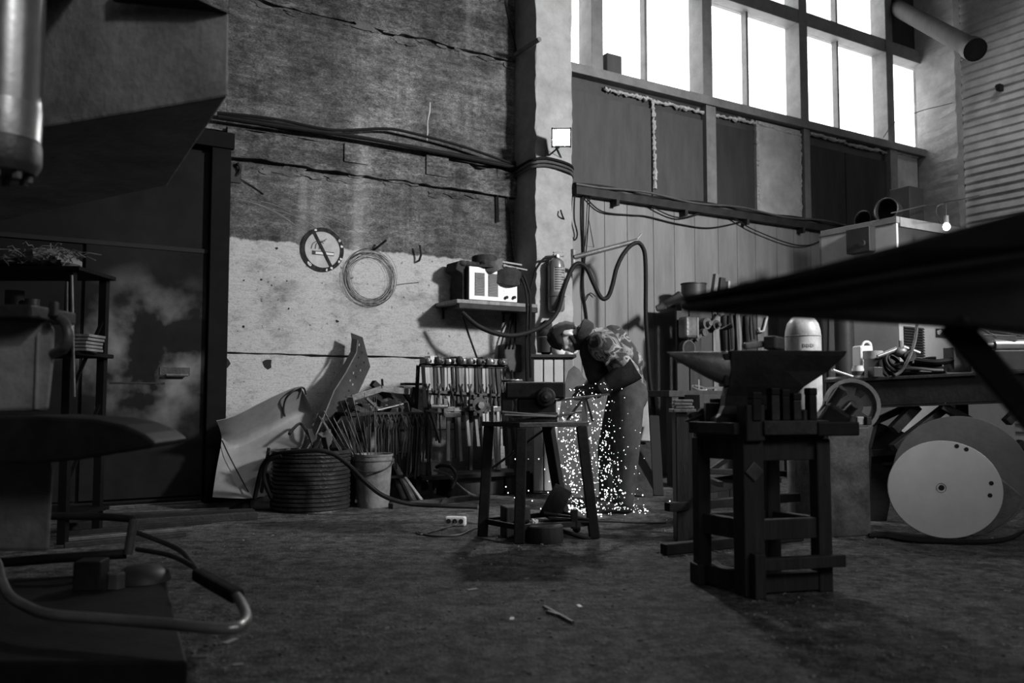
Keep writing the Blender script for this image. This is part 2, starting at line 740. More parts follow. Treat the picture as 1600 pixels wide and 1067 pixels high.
for i, (z0, z1) in enumerate(rows):
    t1 = .045 if i == 3 else (.012 if i > 4 else 0.0)
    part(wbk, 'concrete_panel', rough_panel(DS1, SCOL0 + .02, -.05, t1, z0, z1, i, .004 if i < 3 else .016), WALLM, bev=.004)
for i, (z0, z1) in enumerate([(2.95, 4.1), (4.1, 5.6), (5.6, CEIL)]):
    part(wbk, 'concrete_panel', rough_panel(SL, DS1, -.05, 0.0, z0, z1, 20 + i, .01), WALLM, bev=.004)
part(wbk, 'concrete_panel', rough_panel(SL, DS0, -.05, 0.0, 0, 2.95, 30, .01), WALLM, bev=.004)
for x0, x1, y0, y1 in ((537, 575, 224, 249), (665, 700, 243, 269)):
    a, b_ = wl(x0, y1, .045), wl(x1, y0, .045)
    part(wbk, 'patch_plate', wbox(MB(), sof(a), sof(b_), .04, .062, a.z - .02, b_.z - .03), WALLM, bev=.004)
for k in range(46):
    sx_ = rnd.uniform(.2, SCOL0)
    zz = ZJ3 + rnd.uniform(-.07, .05) if k % 2 else ZLED0 + rnd.uniform(-.07, .02)
    m_ = MB()
    rr_ = rnd.uniform(.02, .07)
    pr = [(rr_ * rnd.uniform(.4, 1.2), 2 * PI * j / 8) for j in range(8)]
    m_.prism([W(sx_ + a * math.cos(b_) * 1.9, .0, zz + a * math.sin(b_) * .55) for a, b_ in pr], NW * rnd.uniform(.006, .02))
    part(wbk, 'spall', m_, WALLM if k % 3 else CONCD, bev=.003)
# chalk scratches and a run of paint on the wall
for k in range(7):
    pts = []
    x0, y0 = 372 + 18 * k, 306 + 5 * k + rnd.uniform(-6, 6)
    ln = rnd.uniform(50, 130)
    for j in range(8):
        u = j / 7
        pts.append(wl(x0 + ln * u, y0 + ln * (.18 * u + .33 * u * u), .0005))
    part(wbk, 'scratch', MB().tube(pts, .0022, 4), PAINTG)
part(wbk, 'paint_run', MB().tube([wl(x, y, .001) for x, y in ((672, 160), (671, 175), (668, 190), (668, 205), (667, 222))], [.006, .008, .005, .007, .004], 5), PAINTW)
# knocked-out holes with dark bottoms
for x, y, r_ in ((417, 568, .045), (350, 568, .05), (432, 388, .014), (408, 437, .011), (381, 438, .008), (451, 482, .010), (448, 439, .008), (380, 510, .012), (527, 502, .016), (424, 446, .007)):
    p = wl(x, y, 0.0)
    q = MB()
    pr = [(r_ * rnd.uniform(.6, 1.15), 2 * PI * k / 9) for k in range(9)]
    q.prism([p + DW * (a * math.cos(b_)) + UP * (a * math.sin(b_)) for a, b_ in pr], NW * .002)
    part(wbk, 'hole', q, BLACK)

# back wall, right of the column: sheet wall below, window band above
wr = MB()
wbox(wr, SCOL1 - .1, SR, -.3, -.06, 0, ZSILL)
wbr = wsolo('wall_back_right', wr, PAINTD, kind='structure')
s = SCOL1
k = 0
while s < 8.0:
    w_ = .30 if k % 3 else .36
    part(wbr, 'wall_sheet', wbox(MB(), s + .003, s + w_ - .003, -.06, .0, 0, ZTRAY), WALLSHEET, bev=.004)
    s += w_
    k += 1
part(wbr, 'wall_sheet', wbox(MB(), s + .003, SR, -.06, .0, 0, ZTRAY), WALLSHEET, bev=.004)
# boards between the cable tray and the sill
for x0, x1, t_, m_ in ((893, 943, -.02, BOARDM), (945, 1020, -.05, BOARDM), (1022, 1101, -.05, BOARDM), (1117, 1180, -.05, BOARDD),
                       (1183, 1252, -.035, BOARDL), (1263, 1322, -.05, BOARDD), (1323, 1386, -.05, BOARDD), (1399, 1434, -.04, BOARDL)):
    a, b_ = sof(wl(x0, 200)), sof(wl(x1, 200))
    part(wbr, 'infill_board', wbox(MB(), a, b_, -.06, t_ + .02, ZTRAY, ZSILL - (.12 if m_ is BOARDL else .26)), m_, bev=.004)
for x0, x1 in ((1101, 1116), (1253, 1262), (1387, 1398)):
    a, b_ = sof(wl(x0, 200)), sof(wl(x1, 200))
    part(wbr, 'frame_post', wbox(MB(), a, b_, -.06, .03, ZTRAY, ZSILL - .1), FRAMEM, bev=.004)


def foam(p0, p1, n, r0):
    pts, rs = [], []
    for i in range(n + 1):
        u = i / n
        pts.append(p0.lerp(p1, u) + V((0, 0, rnd.uniform(-.012, .012))) + DW * rnd.uniform(-.008, .008))
        rs.append(r0 * rnd.uniform(.35, 1.25))
    return MB().tube(pts, rs, 6)


for (x0, y0, x1, y1, n) in ((944, 139, 1018, 156, 14), (1018, 157, 1101, 176, 14), (1020, 160, 1024, 296, 22), (1117, 180, 1180, 192, 12),
                            (1183, 193, 1250, 212, 10), (1183, 196, 1186, 326, 18), (1250, 210, 1251, 330, 18), (1265, 208, 1320, 222, 10), (1320, 224, 1385, 238, 12), (1399, 238, 1434, 246, 6)):
    part(wbr, 'foam_seam', foam(wl(x0, y0, -.02), wl(x1, y1, -.02), n * 2, .024), FOAM, smooth=True)

# the window
wn = MB()
ZTR0, ZTR1, ZTOP = 5.44, 5.62, 6.75
S_W0, S_W1 = SCOL1 - .05, 9.62
wbox(wn, S_W0, 10.2, -.28, .06, ZSILL - .1, ZSILL + .0)
win = wsolo('window_1', wn, FRAMEM, kind='structure', bev=.006)
part(win, 'transom', wbox(MB(), S_W0, S_W1 + .1, -.2, .02, ZTR0, ZTR1), FRAMEM, bev=.005)
part(win, 'head_rail', wbox(MB(), S_W0, 10.2, -.28, .05, ZTOP, ZTOP + .2), FRAMEM, bev=.005)
thick = [sof(wl(x, 90)) for x in (931, 1103, 1253, 1387)]
thin = [sof(wl(x, 90)) for x in (1018, 1177, 1318)]
for s in thick:
    part(win, 'mullion', wbox(MB(), s - .075, s + .075, -.2, .03, ZSILL, ZTOP), FRAMEM, bev=.006)
for s in thin:
    part(win, 'glazing_bar', wbox(MB(), s - .018, s + .018, -.17, -.09, ZSILL, ZTOP), FRAMEM)
cuts = sorted([S_W0, S_W1] + thick + thin)
for i in range(len(cuts) - 1):
    for z0, z1 in ((ZSILL, ZTR0), (ZTR1, ZTOP)):
        if i == len(cuts) - 2 and z0 > 5:
            part(win, 'blind_board', wbox(MB(), cuts[i], 10.2, -.16, -.07, ZTR0 + .05, ZTOP), BOARDD)
        else:
            part(win, 'pane', wbox(MB(), cuts[i], cuts[i + 1], -.135, -.129, z0, z1), GLASS)
wsolo('wall_back_top', wbox(MB(), SCOL1 - .1, SR, -.3, 0, ZTOP + .2, CEIL), CONCD, kind='structure')
p = wl(953, 113, -.05)
solo('wood_block', MB().box(W(sof(wl(955, 110, -.03)), -.03, ZSILL + .105), (.2, .12, .21), WROT), BOARDM, 'small rough block standing on the window sill by the first mullion', 'block', bev=.012)

# columns


def column(name, s0, s1, t1, seed):
    o = thing(name, None, None, W((s0 + s1) / 2, t1 / 2, 0), WROT, kind='structure')
    n = 110
    r_ = random.Random(seed)
    m_ = MB()
    rowsv = []
    for i in range(n + 1):
        z = CEIL * i / n
        j = lambda a: r_.uniform(-a, a) * 1.6
        rowsv.append([W(s0, -.06, z), W(s0 + j(.004), t1 * .5, z), W(s0 + .012 + j(.008), t1 - j(.004), z), W(s0 + .02, t1 + j(.004), z),
                      W((s0 + s1) / 2, t1 + j(.004), z), W(s1 - .015, t1 + j(.003), z), W(s1 + j(.006), t1 - .015, z), W(s1, -.06, z)])
    m_.surf(rowsv)
    part(o, 'shaft', m_, CONC)
    return o


col1 = column('concrete_column', SCOL0, SCOL1, .36, 3)
col2 = column('concrete_column', sof(wl(1437, 300)) + .08, sof(wl(1509, 300, .5)), .5, 4)
part(col1, 'bolt_bar', MB().cyl(wl(806, 85, .1), wl(806, 85, .1) + NW * .42, .022, seg=10), STEEL_M)
wsolo('wall_back_corner', wbox(MB(), 9.62, SR, -.28, -.1, ZSILL - .3, CEIL), CONCD, kind='structure')

# corrugated right wall, three courses of sheet
co = wsolo('wall_right', wbox(MB(), SR + .05, SR + .25, -.3, TB, 0, CEIL), PAINTD, kind='structure')
for k in range(4):
    t0, t1 = -.05 + 3.0 * k, -.05 + 3.0 * (k + 1) + .06
    nz = 800
    rowsv = []
    for i in range(nz + 1):
        z = CEIL * i / nz
        ph_ = (z / .115) % 1.0
        off = .036 * (ph_ / .86 if ph_ < .86 else (1 - ph_) / .14) * (.8 + .4 * ((int(z / .115) * 7919) % 10) / 10)
        rowsv.append([W(SR + off - .006 * (k % 2), t0, z), W(SR + off - .006 * (k % 2), t1, z)])
    part(co, 'corrugated_sheet', MB().surf(rowsv), CORR, smooth=True)

# the steel gate on the left
da, db = DS0, DS1 - .12
dm = MB()
wbox(dm, da, db, -.06, -.02, .03, 2.78)
gate = wsolo('door_1', dm, DOORM, kind='structure')
sv = sof(wl(128, 500))
zs = wl(128, 377).z
part(gate, 'upper_leaf', wbox(MB(), da, db, -.02, .0, zs + .012, 2.76), DOORM, bev=.004)
part(gate, 'wicket_leaf', wbox(MB(), sv + .01, db - .01, -.02, .012, .06, zs - .012), DOORM, bev=.005)
part(gate, 'lower_leaf', wbox(MB(), da, sv - .01, -.02, .0, .06, zs - .012), DOORM, bev=.005)
part(gate, 'cross_rail', wbox(MB(), da, db, -.01, .02, zs - .018, zs + .018), BLACK, bev=.004)
part(gate, 'door_frame', wbox(MB(), db, DS1 + .03, -.06, .07, 0, 2.82), FRAMEB, bev=.006)
part(gate, 'lintel', wbox(MB(), da, DS1 + .05, -.06, .09, 2.80, 2.93), FRAMEB, bev=.006)
hp = wl(277, 586, .06)
hm = MB().cyl(hp - DW * .08, hp + DW * .08, .011, seg=8)
hm.cyl(hp - DW * .07, hp - DW * .07 - NW * .06, .009, seg=6).cyl(hp + DW * .07, hp + DW * .07 - NW * .06, .009, seg=6)
part(gate, 'handle', hm, STEEL_M)
part(gate, 'lock_plate', wbox(MB(), sof(hp) - .12, sof(hp) + .1, .012, .02, hp.z + .0, hp.z + .06), RUST)
za, zb = wl(200, 592).z, wl(200, 597).z
part(gate, 'seam_strip', wbox(MB(), sv + .2, db - .3, .01, .018, zb - .012, zb), IRON)


# ================================================================== FIXED TO THE WALLS
def capsule(mb, p, q, r1, r2, seg=10):
    p, q = V(p), V(q)
    d = (q - p).normalized()
    pts, rs = [], []
    for k in range(4):
        a = PI / 2 * (1 - k / 3)
        pts.append(p - d * r1 * math.sin(a))
        rs.append(max(r1 * math.cos(a), .0008))
    for k in range(4):
        a = PI / 2 * (k / 3)
        pts.append(q + d * r2 * math.sin(a))
        rs.append(max(r2 * math.cos(a), .0008))
    return mb.tube(pts, rs, seg)


def seams(pts, jit):
    return [p + V((rnd.uniform(-jit, jit), rnd.uniform(-jit, jit), rnd.uniform(-jit, jit))) for p in pts]


# cable bundle along the concrete wall, round the column
lines = [[(340, 178), (420, 190), (500, 205), (580, 218), (660, 232), (740, 246), (790, 256)],
         [(340, 176), (430, 186), (520, 203), (600, 201), (640, 207), (720, 228), (790, 252)],
         [(340, 182), (450, 199), (560, 214), (650, 231), (730, 247), (790, 259)]]
cb = thing('wall_cable_bundle', 'bundle of dark cables sagging along the ledge of the concrete wall', 'cable', wl(345, 180, .07))
for k, ln in enumerate(lines):
    pts = [wl(x, y, .075 + .015 * k) for x, y in ln]
    e = wl(805, 254 + 3 * k, .06)
    pts.append(e)
    part(cb, 'cable', MB().tube(curve(pts, 6), .016 - .003 * (k == 1), 7), RUBBER, smooth=True)
# the same run strapped round the column
cc = thing('column_cable_loop', 'grey cables strapped round the concrete column under the floodlight', 'cable', W(SCOL0, .3, 3.0))
for k in range(3):
    zz = 3.04 - .035 * k
    pts = [W(SCOL0 - .03, .02, zz - .03), W(SCOL0 - .03, .2, zz - .01), W(SCOL0 - .02, .38, zz), W(SCOL0 + .15, .385, zz + .03), W(SCOL1 - .05, .385, zz), W(SCOL1 + .02, .3, zz - .05), W(SCOL1 + .02, .05, zz - .08)]
    part(cc, 'cable', MB().tube(curve(pts, 6), .013, 7), CABLE if k else RUBBER, smooth=True)
# tray to the right
tr = thing('cable_tray', 'long dark cable tray carrying cables under the boarded window band', 'cable tray', W(SCOL1, .05, 2.9))
ends = [sof(wl(893, 290)), 8.2]
part(tr, 'channel', wbox(MB(), ends[0], ends[1], .0, .09, 2.86, 2.94), IRON)
for k in range(4):
    pts = []
    n = 16
    for i in range(n + 1):
        s = ends[0] + (ends[1] - ends[0]) * i / n
        pts.append(W(s, .035 + .02 * (k % 3), 2.955 + .02 * (k // 2) + .018 * math.sin(i * 1.3 + k * 2)))
    part(tr, 'cable', MB().tube(curve(pts, 3), .013, 6), RUBBER if k % 2 else CABLE, smooth=True)
for k in range(5):
    s = ends[0] + .5 + k * .95
    part(tr, 'bracket', wbox(MB(), s, s + .04, 0, .1, 2.80, 2.865), IRON)
# thin draped wires below the tray and on the column
for i, (pts, r_, lab) in enumerate((
        ([(912, 305, .03), (940, 330, .03), (985, 336, .02), (1010, 338, .02), (1060, 350, .02), (1110, 356, .02), (1165, 345, .02)], .008, 'loose wire drooping in a shallow loop under the cable tray'),
        ([(1010, 318, .05), (1060, 340, .05), (1120, 330, .06), (1180, 360, .06), (1240, 382, .06), (1275, 380, .04), (1300, 360, .03)], .008, 'thin wire swinging from the cable tray towards the tall cabinet'),
        ([(911, 300, .03), (911, 350, .03), (912, 400, .02), (911, 450, .02), (917, 500, .02), (921, 560, .02)], .012, 'pair of wires hanging straight down right of the column to the bench'),
        ([(922, 298, .03), (917, 380, .03), (910, 440, .03), (913, 470, .03), (922, 458, .03), (930, 463, .03)], .006, 'thin wire with a curled loose end hanging beside the swing arm'),
        ([(898, 302, .03), (897, 340, .04), (902, 365, .04), (898, 375, .04), (893, 368, .04), (880, 340, .38), (876, 328, .39)], .008, 'slack wire loop hanging at the corner of the column below the floodlight'),
        ([(776, 258, .04), (777, 300, .03), (778, 330, .03), (778, 347, .03)], .011, 'short thick cable end hanging down beside the column below the bundle'),
        ([(790, 260, .03), (794, 320, .03), (800, 390, .03), (803, 415, .03)], .006, 'thin wire hanging along the left edge of the column to the welder'),
        ([(790, 0, .03), (795, 30, .02), (803, 60, .02), (807, 84, .05)], .006, 'thin wire running down the wall to the bolt bar on the column'))):
    q = [wl(*p) for p in pts]
    solo('hanging_wire', MB().tube(curve(q, 8), r_, 6), RUBBER, lab, 'wire', smooth=True, loc=q[0])
tw = [wl(920, 343, .004), wl(914, 384, .004), wl(928, 386, .004)]
solo('wire_triangle', MB().tube(tw, .004, 5, True), IRON, 'narrow wire triangle hung on the sheet wall right of the column', 'wire', loc=tw[0])
cx = wl(1434, 180, .05)
q = [wl(1380, 215, .3), wl(1400, 190, .3), wl(1440, 173, .45), wl(1490, 160, .45), wl(1560, 135, .1)]
solo('slack_wire', MB().tube(curve(q, 8), .005, 5), CABLE, 'thin pale wire slung from the window past the far column to the corrugated wall', 'wire', loc=q[0])

# floodlight on the column
D = wl(877, 215, .5).y
fc = wl(877, 215, .62)
fdir = (V((.25, -4.5, .1)) - fc).normalized()
fR = fdir.to_track_quat('Y', 'Z').to_matrix()
fld = thing('floodlight', 'lit square floodlight bracketed on the front of the concrete column', 'lamp', fc)
part(fld, 'housing', MB().box(fc - fdir * .035, (.18, .06, .17), fR), PAINTD, bev=.008)
part(fld, 'light_panel', MB().box(fc - fdir * .002, (.15, .003, .14), fR), LAMPM)
for dx_, dz_, sx_, sz_ in ((-.084, 0, .014, .18), (.084, 0, .014, .18), (0, -.079, .18, .014), (0, .079, .18, .014)):
    part(fld, 'rim', MB().box(fc + fR @ V((dx_, .004, dz_)), (sx_, .03, sz_), fR), PAINTD)
hb = fc - fdir * .05
part(fld, 'bracket', MB().bar(hb + fR @ V((.085, 0, 0)), W(SCOL0 + .3, .36, fc.z - .1), .02, .006).bar(hb - fR @ V((.085, 0, 0)), W(SCOL0 + .16, .36, fc.z - .1), .02, .006), STEEL_M)

# no-smoking sign painted on a disc
sc = wl(504, 390, .012)
SR_ = pxm(sc.y) * 35
sg = thing('no_smoking_sign', 'round no smoking sign with a chipped dark ring on the concrete wall', 'sign', sc, WROT)


def wp(c, a, b_, t=0):
    return c + DW * a + UP * b_ + NW * t


def wdisc(r, t0, t1, c, seg=40):
    return MB().lathe([(0, t0), (r, t0), (r, t1), (0, t1)], c, NW, seg)


part(sg, 'disc', wdisc(SR_, -.012, 0, sc), mat('sign_white', .36, .7, var=.25, scale=9, bump=.1))
for k in range(12):
    a_ = rnd.uniform(0, 2 * PI)
    q_ = wp(sc, math.cos(a_) * SR_ * .92, math.sin(a_) * SR_ * .92, .0042)
    part(sg, 'paint_chip', MB().prism([q_ + DW * (rnd.uniform(.4, 1) * .016 * math.cos(j * 1.05)) + UP * (rnd.uniform(.4, 1) * .016 * math.sin(j * 1.05)) for j in range(6)], NW * .001), PAINTW)
RINGM = mat('chipped_ring_paint', .008, .8, var=.3, scale=22, v2=.045, bump=.2, spec=.1)
n = 44
rowsv = []
for r0, t in ((SR_ * .82, .0005), (SR_ * .82, .004), (SR_ * 1.0, .004), (SR_ * 1.0, .0005)):
    rowsv.append([wp(sc, math.cos(2 * PI * k / n) * r0, math.sin(2 * PI * k / n) * r0, t) for k in range(n + 1)])
part(sg, 'ring', MB().surf(rowsv), RINGM)
part(sg, 'slash', MB().bar(wp(sc, -.085, .155, .003), wp(sc, .085, -.155, .003), .026, .004, NW), RINGM)
part(sg, 'cigarette', MB().prism([wp(sc, *q) for q in ((-.09, -.045, .001), (.1, -.045, .001), (.1, -.018, .001), (-.09, -.018, .001))], NW * .002), PAINTW)
part(sg, 'cigarette_outline', MB().tube([wp(sc, *q) for q in ((-.09, -.045, .003), (.1, -.045, .003), (.1, -.018, .003), (-.09, -.018, .003))], .003, 4, True), IRON)
part(sg, 'cigarette_tip', MB().prism([wp(sc, *q) for q in ((-.09, -.045, .003), (-.062, -.045, .003), (-.062, -.018, .003), (-.09, -.018, .003))], NW * .002), IRON)
for k in range(3):
    pts = [wp(sc, -.10 + .035 * k, .0, .002), wp(sc, -.085 + .03 * k, .045, .002), wp(sc, -.04 + .02 * k, .07, .002), wp(sc, .01 + .012 * k, .055 + .02 * k, .002)]
    part(sg, 'smoke_line', MB().tube(curve(pts, 5), .003, 4), IRON)

# wire coil on a nail, and two bent hooks
wc = wl(578, 432, .03)
RW = pxm(wc.y) * 43
ck = thing('wire_coil', 'big coil of thin wire hanging on a nail right of the round sign', 'coil', wc + UP * RW)
for k in range(15):
    part(ck, 'wire_turn', MB().torus(wc + DW * rnd.uniform(-.014, .014) + UP * rnd.uniform(-.03, .012) + NW * rnd.uniform(-.015, .015), RW * rnd.uniform(.74, 1.03), .0013, NW + DW * rnd.uniform(-.06, .06), 48, 4, .03), STEEL_D)
part(ck, 'loose_end', MB().tube([wl(618, 445, .03), wl(632, 443, .02), wl(655, 441, .01)], .002, 4), IRON)
solo('wall_nail', MB().tube([wl(583, 391, -.02), wl(590, 386, .05), wl(604, 375, .12)], .011, 6), IRON, 'bent iron spike in the wall from which the wire coil hangs', 'nail', loc=wl(583, 391))
solo('wall_hook', MB().tube([wl(655, 407, -.02), wl(655, 407, .05), wl(658, 398, .07), wl(656, 383, .08)], .010, 6), IRON, 'lone bent iron hook in the wall right of the wire coil', 'hook', loc=wl(655, 407))
q = [wl(366, 262, .0), wl(372, 256, .05), wl(375, 266, .04), wl(368, 275, .01)]
solo('rusty_ring_bolt', MB().tube(curve(q, 5), .012, 6).box(wl(367, 270, .008), (.1, .016, .16), WROT), IRON, 'rusty ring bolt in the wall at the top of the gate post', 'bolt', loc=wl(366, 266))
q = [wl(375, 279, .015), wl(395, 291, .012), wl(412, 303, .01)]
solo('ring_bolt_wire', MB().tube(q, .005, 5), IRON, 'short wire trailing from the rusty ring bolt by the gate post', 'wire', loc=q[0])

# wall shelf with the welding machine
T0 = .0
zsh = wl(720, 470, .3).z
s0, s1 = sof(wl(712, 470, .4)), SCOL0 - .01
sh = thing('wall_shelf', 'thick dark plank shelf on the concrete wall carrying the welding machine', 'shelf', W((s0 + s1) / 2, .2, zsh), WROT)
part(sh, 'plank', wbox(MB(), s0, s1, .0, .42, zsh - .035, zsh), WOODM, bev=.006)
part(sh, 'front_rail', wbox(MB(), s0 + .02, s1, .37, .425, zsh - .08, zsh - .036), IRON, bev=.005)
for s in (s0 + .08, s1 - .12):
    part(sh, 'bracket', MB().bar(W(s, .36, zsh - .05), W(s, .0, zsh - .05), .03, .03).bar(W(s, .01, zsh - .04), W(s, .01, zsh - .14), .03, .02), IRON)
wa, wb_ = sof(wl(733, 440, .33)), sof(wl(808, 440, .33))
zt = wl(735, 416, .33).z
wm = thing('welding_machine', 'pale louvred welding machine standing on the wall shelf', 'welder', W((wa + wb_) / 2, .2, zsh), WROT)
part(wm, 'case', wbox(MB(), wa - .0, wb_, .04, .32, zsh + .012, zt), PAINTD, bev=.008)
part(wm, 'front_panel', wbox(MB(), wa, wb_, .32, .332, zsh + .015, zt), WHITE, bev=.004)
for k in range(4):
    part(wm, 'foot', MB().cyl(W(wa + .03 + (wb_ - wa - .06) * (k % 2), .08 + .2 * (k // 2), zsh), W(wa + .03 + (wb_ - wa - .06) * (k % 2), .08 + .2 * (k // 2), zsh + .016), .014, seg=8), RUBBER)
for x0, x1 in ((742, 757), (763, 778)):
    a, b_ = sof(wl(x0, 440, .333)), sof(wl(x1, 440, .333))
    z0, z1 = wl(750, 462, .333).z, wl(750, 426, .333).z
    gr = part(wm, 'louvre_grille', wbox(MB(), a, b_, .331, .335, z0, z1), PAINTD)
    lv = MB()
    nl = 15
    for i in range(nl):
        z = z0 + (z1 - z0) * (i + .5) / nl
        lv.bar(W(a, .338, z), W(b_, .338, z), .010, .003, NW + UP * .8)
    part(gr, 'louvres', lv, PAINTG)
a, b_ = sof(wl(787, 455, .333)), sof(wl(799, 455, .333))
part(wm, 'rating_label', wbox(MB(), a, b_, .331, .335, wl(790, 460, .333).z, wl(790, 452, .333).z), WHITE)
for x in (790, 802):
    p = wl(x, 465, .33)
    part(wm, 'socket', MB().cyl(p, p + NW * .03, .014, seg=10), RUBBER)
# black side case at the left of the welder
a, b_ = sof(wl(718, 440, .25)), sof(wl(733, 440, .33))
bxm = MB()
zt2 = wl(720, 407, .3).z
bxm.prism([W(a - .03, .05, zt2), W(b_ - .005, .05, zt2), W(b_ - .005, .05, zsh), W(a + .02, .05, zsh), W(a + .02, .05, zsh + .25), W(a - .05, .05, zt2 - .08)], NW * .22)
solo('black_case', bxm, CLOTHD, 'black soft case squeezed upright against the left side of the welding machine', 'case', bev=.012)
# face shield / cap lying on top
pc = W(sof(wl(757, 412, .2)), .2, zt)
cap = thing('welding_mask', 'black welding mask lying on top of the welding machine', 'mask', pc, WROT)


def flat(p):
    return V((p.x, p.y, max(p.z, -.12)))


q = MB()
q.lathe([(.19, .0), (.175, .02), (.12, .035), (.115, .12), (.10, .13), (.0, .13)], pc + UP * .0, (0, 0, 1), 18)
part(cap, 'shell', q, CLOTHD, smooth=True)
q = MB()
q.surf([[pc + DW * (-.07 + .2 * j / 6) + NW * (.13 + .07 * math.sin(PI * j / 6)) + UP * (.075 - .10 * i / 3 - .02 * math.sin(j)) for j in range(7)] for i in range(4)], .006)
part(cap, 'visor_flap', q, CLOTHM, smooth=True)
# gloves on the welder: a lumpy cloth heap
gm = MB()
for k in range(7):
    s = wa - .02 + k * .052
    gm.ball(W(s, .26 + rnd.uniform(-.04, .04), zt + .03), (.05, .06, .034), seg=10, rings=7)
solo('rag_heap', gm, CLOTHD, 'crumpled dark rags heaped along the front edge of the welding machine top', 'rag', smooth=True)
# pouch hung over the right corner
pa, pb = sof(wl(781, 425, .36)), sof(wl(815, 425, .36))
zt3, zb3 = wl(795, 418, .36).z, wl(795, 443, .36).z
po = thing('hanging_pouch', 'dark leather pouch hooked over the right front corner of the welding machine', 'pouch', W((pa + pb) / 2, .36, zt3), WROT)
pm = MB()
pm.surf([[W(pa - .02 * v_ + (pb - pa + .02 * v_) * u / 8, .345 + .05 * math.sin(PI * u / 8), zt3 - (zt3 - zb3) * v_ - .02 * math.sin(PI * u / 8) * v_) for u in range(9)] for v_ in (0, .33, .66, 1)], .02)
part(po, 'bag', pm, CLOTHD, smooth=True)
part(po, 'metal_rim', MB().bar(W(pa + .02, .38, zt3 + .012), W(pb + .05, .37, zt3 - .01), .02, .012).bar(W(pa - .02, .34, zt3 + .05), W(pb - .0, .34, zt3 + .035), .05, .015), PAINTG)

# extinguisher on the column
ec = W(sof(wl(869, 445, .46)), .46, wl(869, 487, .46).z)
er = pxm(ec.y) * 13.5
eh = wl(869, 404, .46).z - ec.z
ex = thing('fire_extinguisher', 'slim fire extinguisher with label hung on the front of the concrete column', 'extinguisher', ec)
EXM = mat('extinguisher_paint', .12, .3, 0, var=.15, bump=.02, spec=.6)
part(ex, 'cylinder', MB().lathe([(0, 0), (er * .8, 0), (er * .97, .02), (er, .05), (er, eh - .07), (er * .85, eh - .025), (er * .4, eh), (0, eh)], ec, UP, 28), EXM, smooth=True)
lb = MB()
la = math.atan2(-NW.y, -NW.x) + PI
rowsv = [[ec + V((math.cos(la - .9 + 1.8 * k / 12), math.sin(la - .9 + 1.8 * k / 12), 0)) * (er + .0015) + UP * z for k in range(13)] for z in (eh * .36, eh * .82)]
lbl = part(ex, 'label_sheet', lb.surf(rowsv), PAINTG, smooth=True)
for k in range(10):
    z = eh * .40 + eh * .40 * k / 9
    m_ = MB()
    a0 = -.75
    rowsv = [[ec + V((math.cos(la + a0 + (1.3 - .5 * (k % 3 == 0)) * j / 8), math.sin(la + a0 + (1.3 - .5 * (k % 3 == 0)) * j / 8), 0)) * (er + .0025) + UP * zz for j in range(9)] for zz in (z, z + .010)]
    part(lbl, 'print_line', m_.surf(rowsv), PAINTD)
hd = ec + UP * eh
part(ex, 'valve_head', MB().cyl(hd - UP * .01, hd + UP * .035, .02, .016, 10).bar(hd + UP * .035 - DW * .03, hd + UP * .03 + DW * .09, .02, .012).bar(hd + UP * .055 - DW * .03, hd + UP * .07 + DW * .08, .02, .01), STEEL_M)
part(ex, 'gauge', MB().cyl(hd + UP * .02 + NW * .015, hd + UP * .02 + NW * .035, .016, seg=12), STEEL_L)
hz = [hd + UP * .02 - DW * .02, wl(862, 402, .46), wl(850, 404, .45), wl(838, 420, .42), wl(832, 440, .40), wl(829, 452, .4)]
part(ex, 'discharge_hose', MB().tube(curve(hz, 8), .011, 8), RUBBER, smooth=True)
part(ex, 'wall_bracket', wbox(MB(), sof(ec) - .05, sof(ec) + .05, .35, .46 - er * .9, ec.z + .12, ec.z + .16), STEEL_M)
part(ex, 'strap', MB().torus(ec + UP * .14, er + .003, .005, UP, 24, 5), STEEL_M)

# swing arm and welding hose
a0, a1 = wl(897, 402, .38), wl(996, 376, .62)
ar = thing('swing_arm', 'slim steel swing arm reaching out from the column with the hose over its end', 'arm', a0)
part(ar, 'tube', MB().cyl(a0, a1, .024, seg=12), STEEL_M, smooth=True)
part(ar, 'wall_plate', MB().box(W(SCOL1 + .012, .33, a0.z), (.03, .12, .16), WROT).cyl(W(SCOL1, .36, a0.z - .08), W(SCOL1, .36, a0.z + .08), .03, seg=12), STEEL_M, bev=.004)
part(ar, 'end_hook', MB().tube([a1 - DW * .02, a1 + UP * .04 + DW * .02, a1 + UP * .075 + DW * .05], .010, 6), STEEL_L)
hp = [(722, 488, .40), (745, 508, .46), (775, 521, .50), (805, 524, .52), (835, 516, .55), (858, 503, .57), (872, 484, .57), (880, 455, .56), (888, 432, .54), (897, 415, .52), (907, 412, .52), (917, 420, .53), (927, 442, .55), (937, 462, .57), (944, 467, .58), (951, 462, .58), (957, 445, .59), (963, 420, .60), (972, 400, .61), (984, 385, .62), (996, 379, .63), (1004, 386, .64), (1008, 402, .64), (1009, 440, .64), (1009, 490, .64), (1012, 540, .64), (1015, 590, .64), (1020, 630, .66), (1020, 660, .7), (1012, 680, .75), (1000, 692, .8), (990, 697, .85)]
q = [wl(*p) for p in hp]
solo('welding_hose', MB().tube(curve(q, 6), .021, 10), RUBBER, 'thick black welding hose looping from the shelf over the swing arm down behind the man', 'hose', smooth=True, loc=q[0])
q = [wl(722, 492, .38), wl(733, 525, .36), wl(746, 561, .34)]
solo('steel_rod', MB().tube(q, .009, 6), IRON, 'thin dark rod slanting from the shelf down to the tool rack', 'rod', loc=q[2])
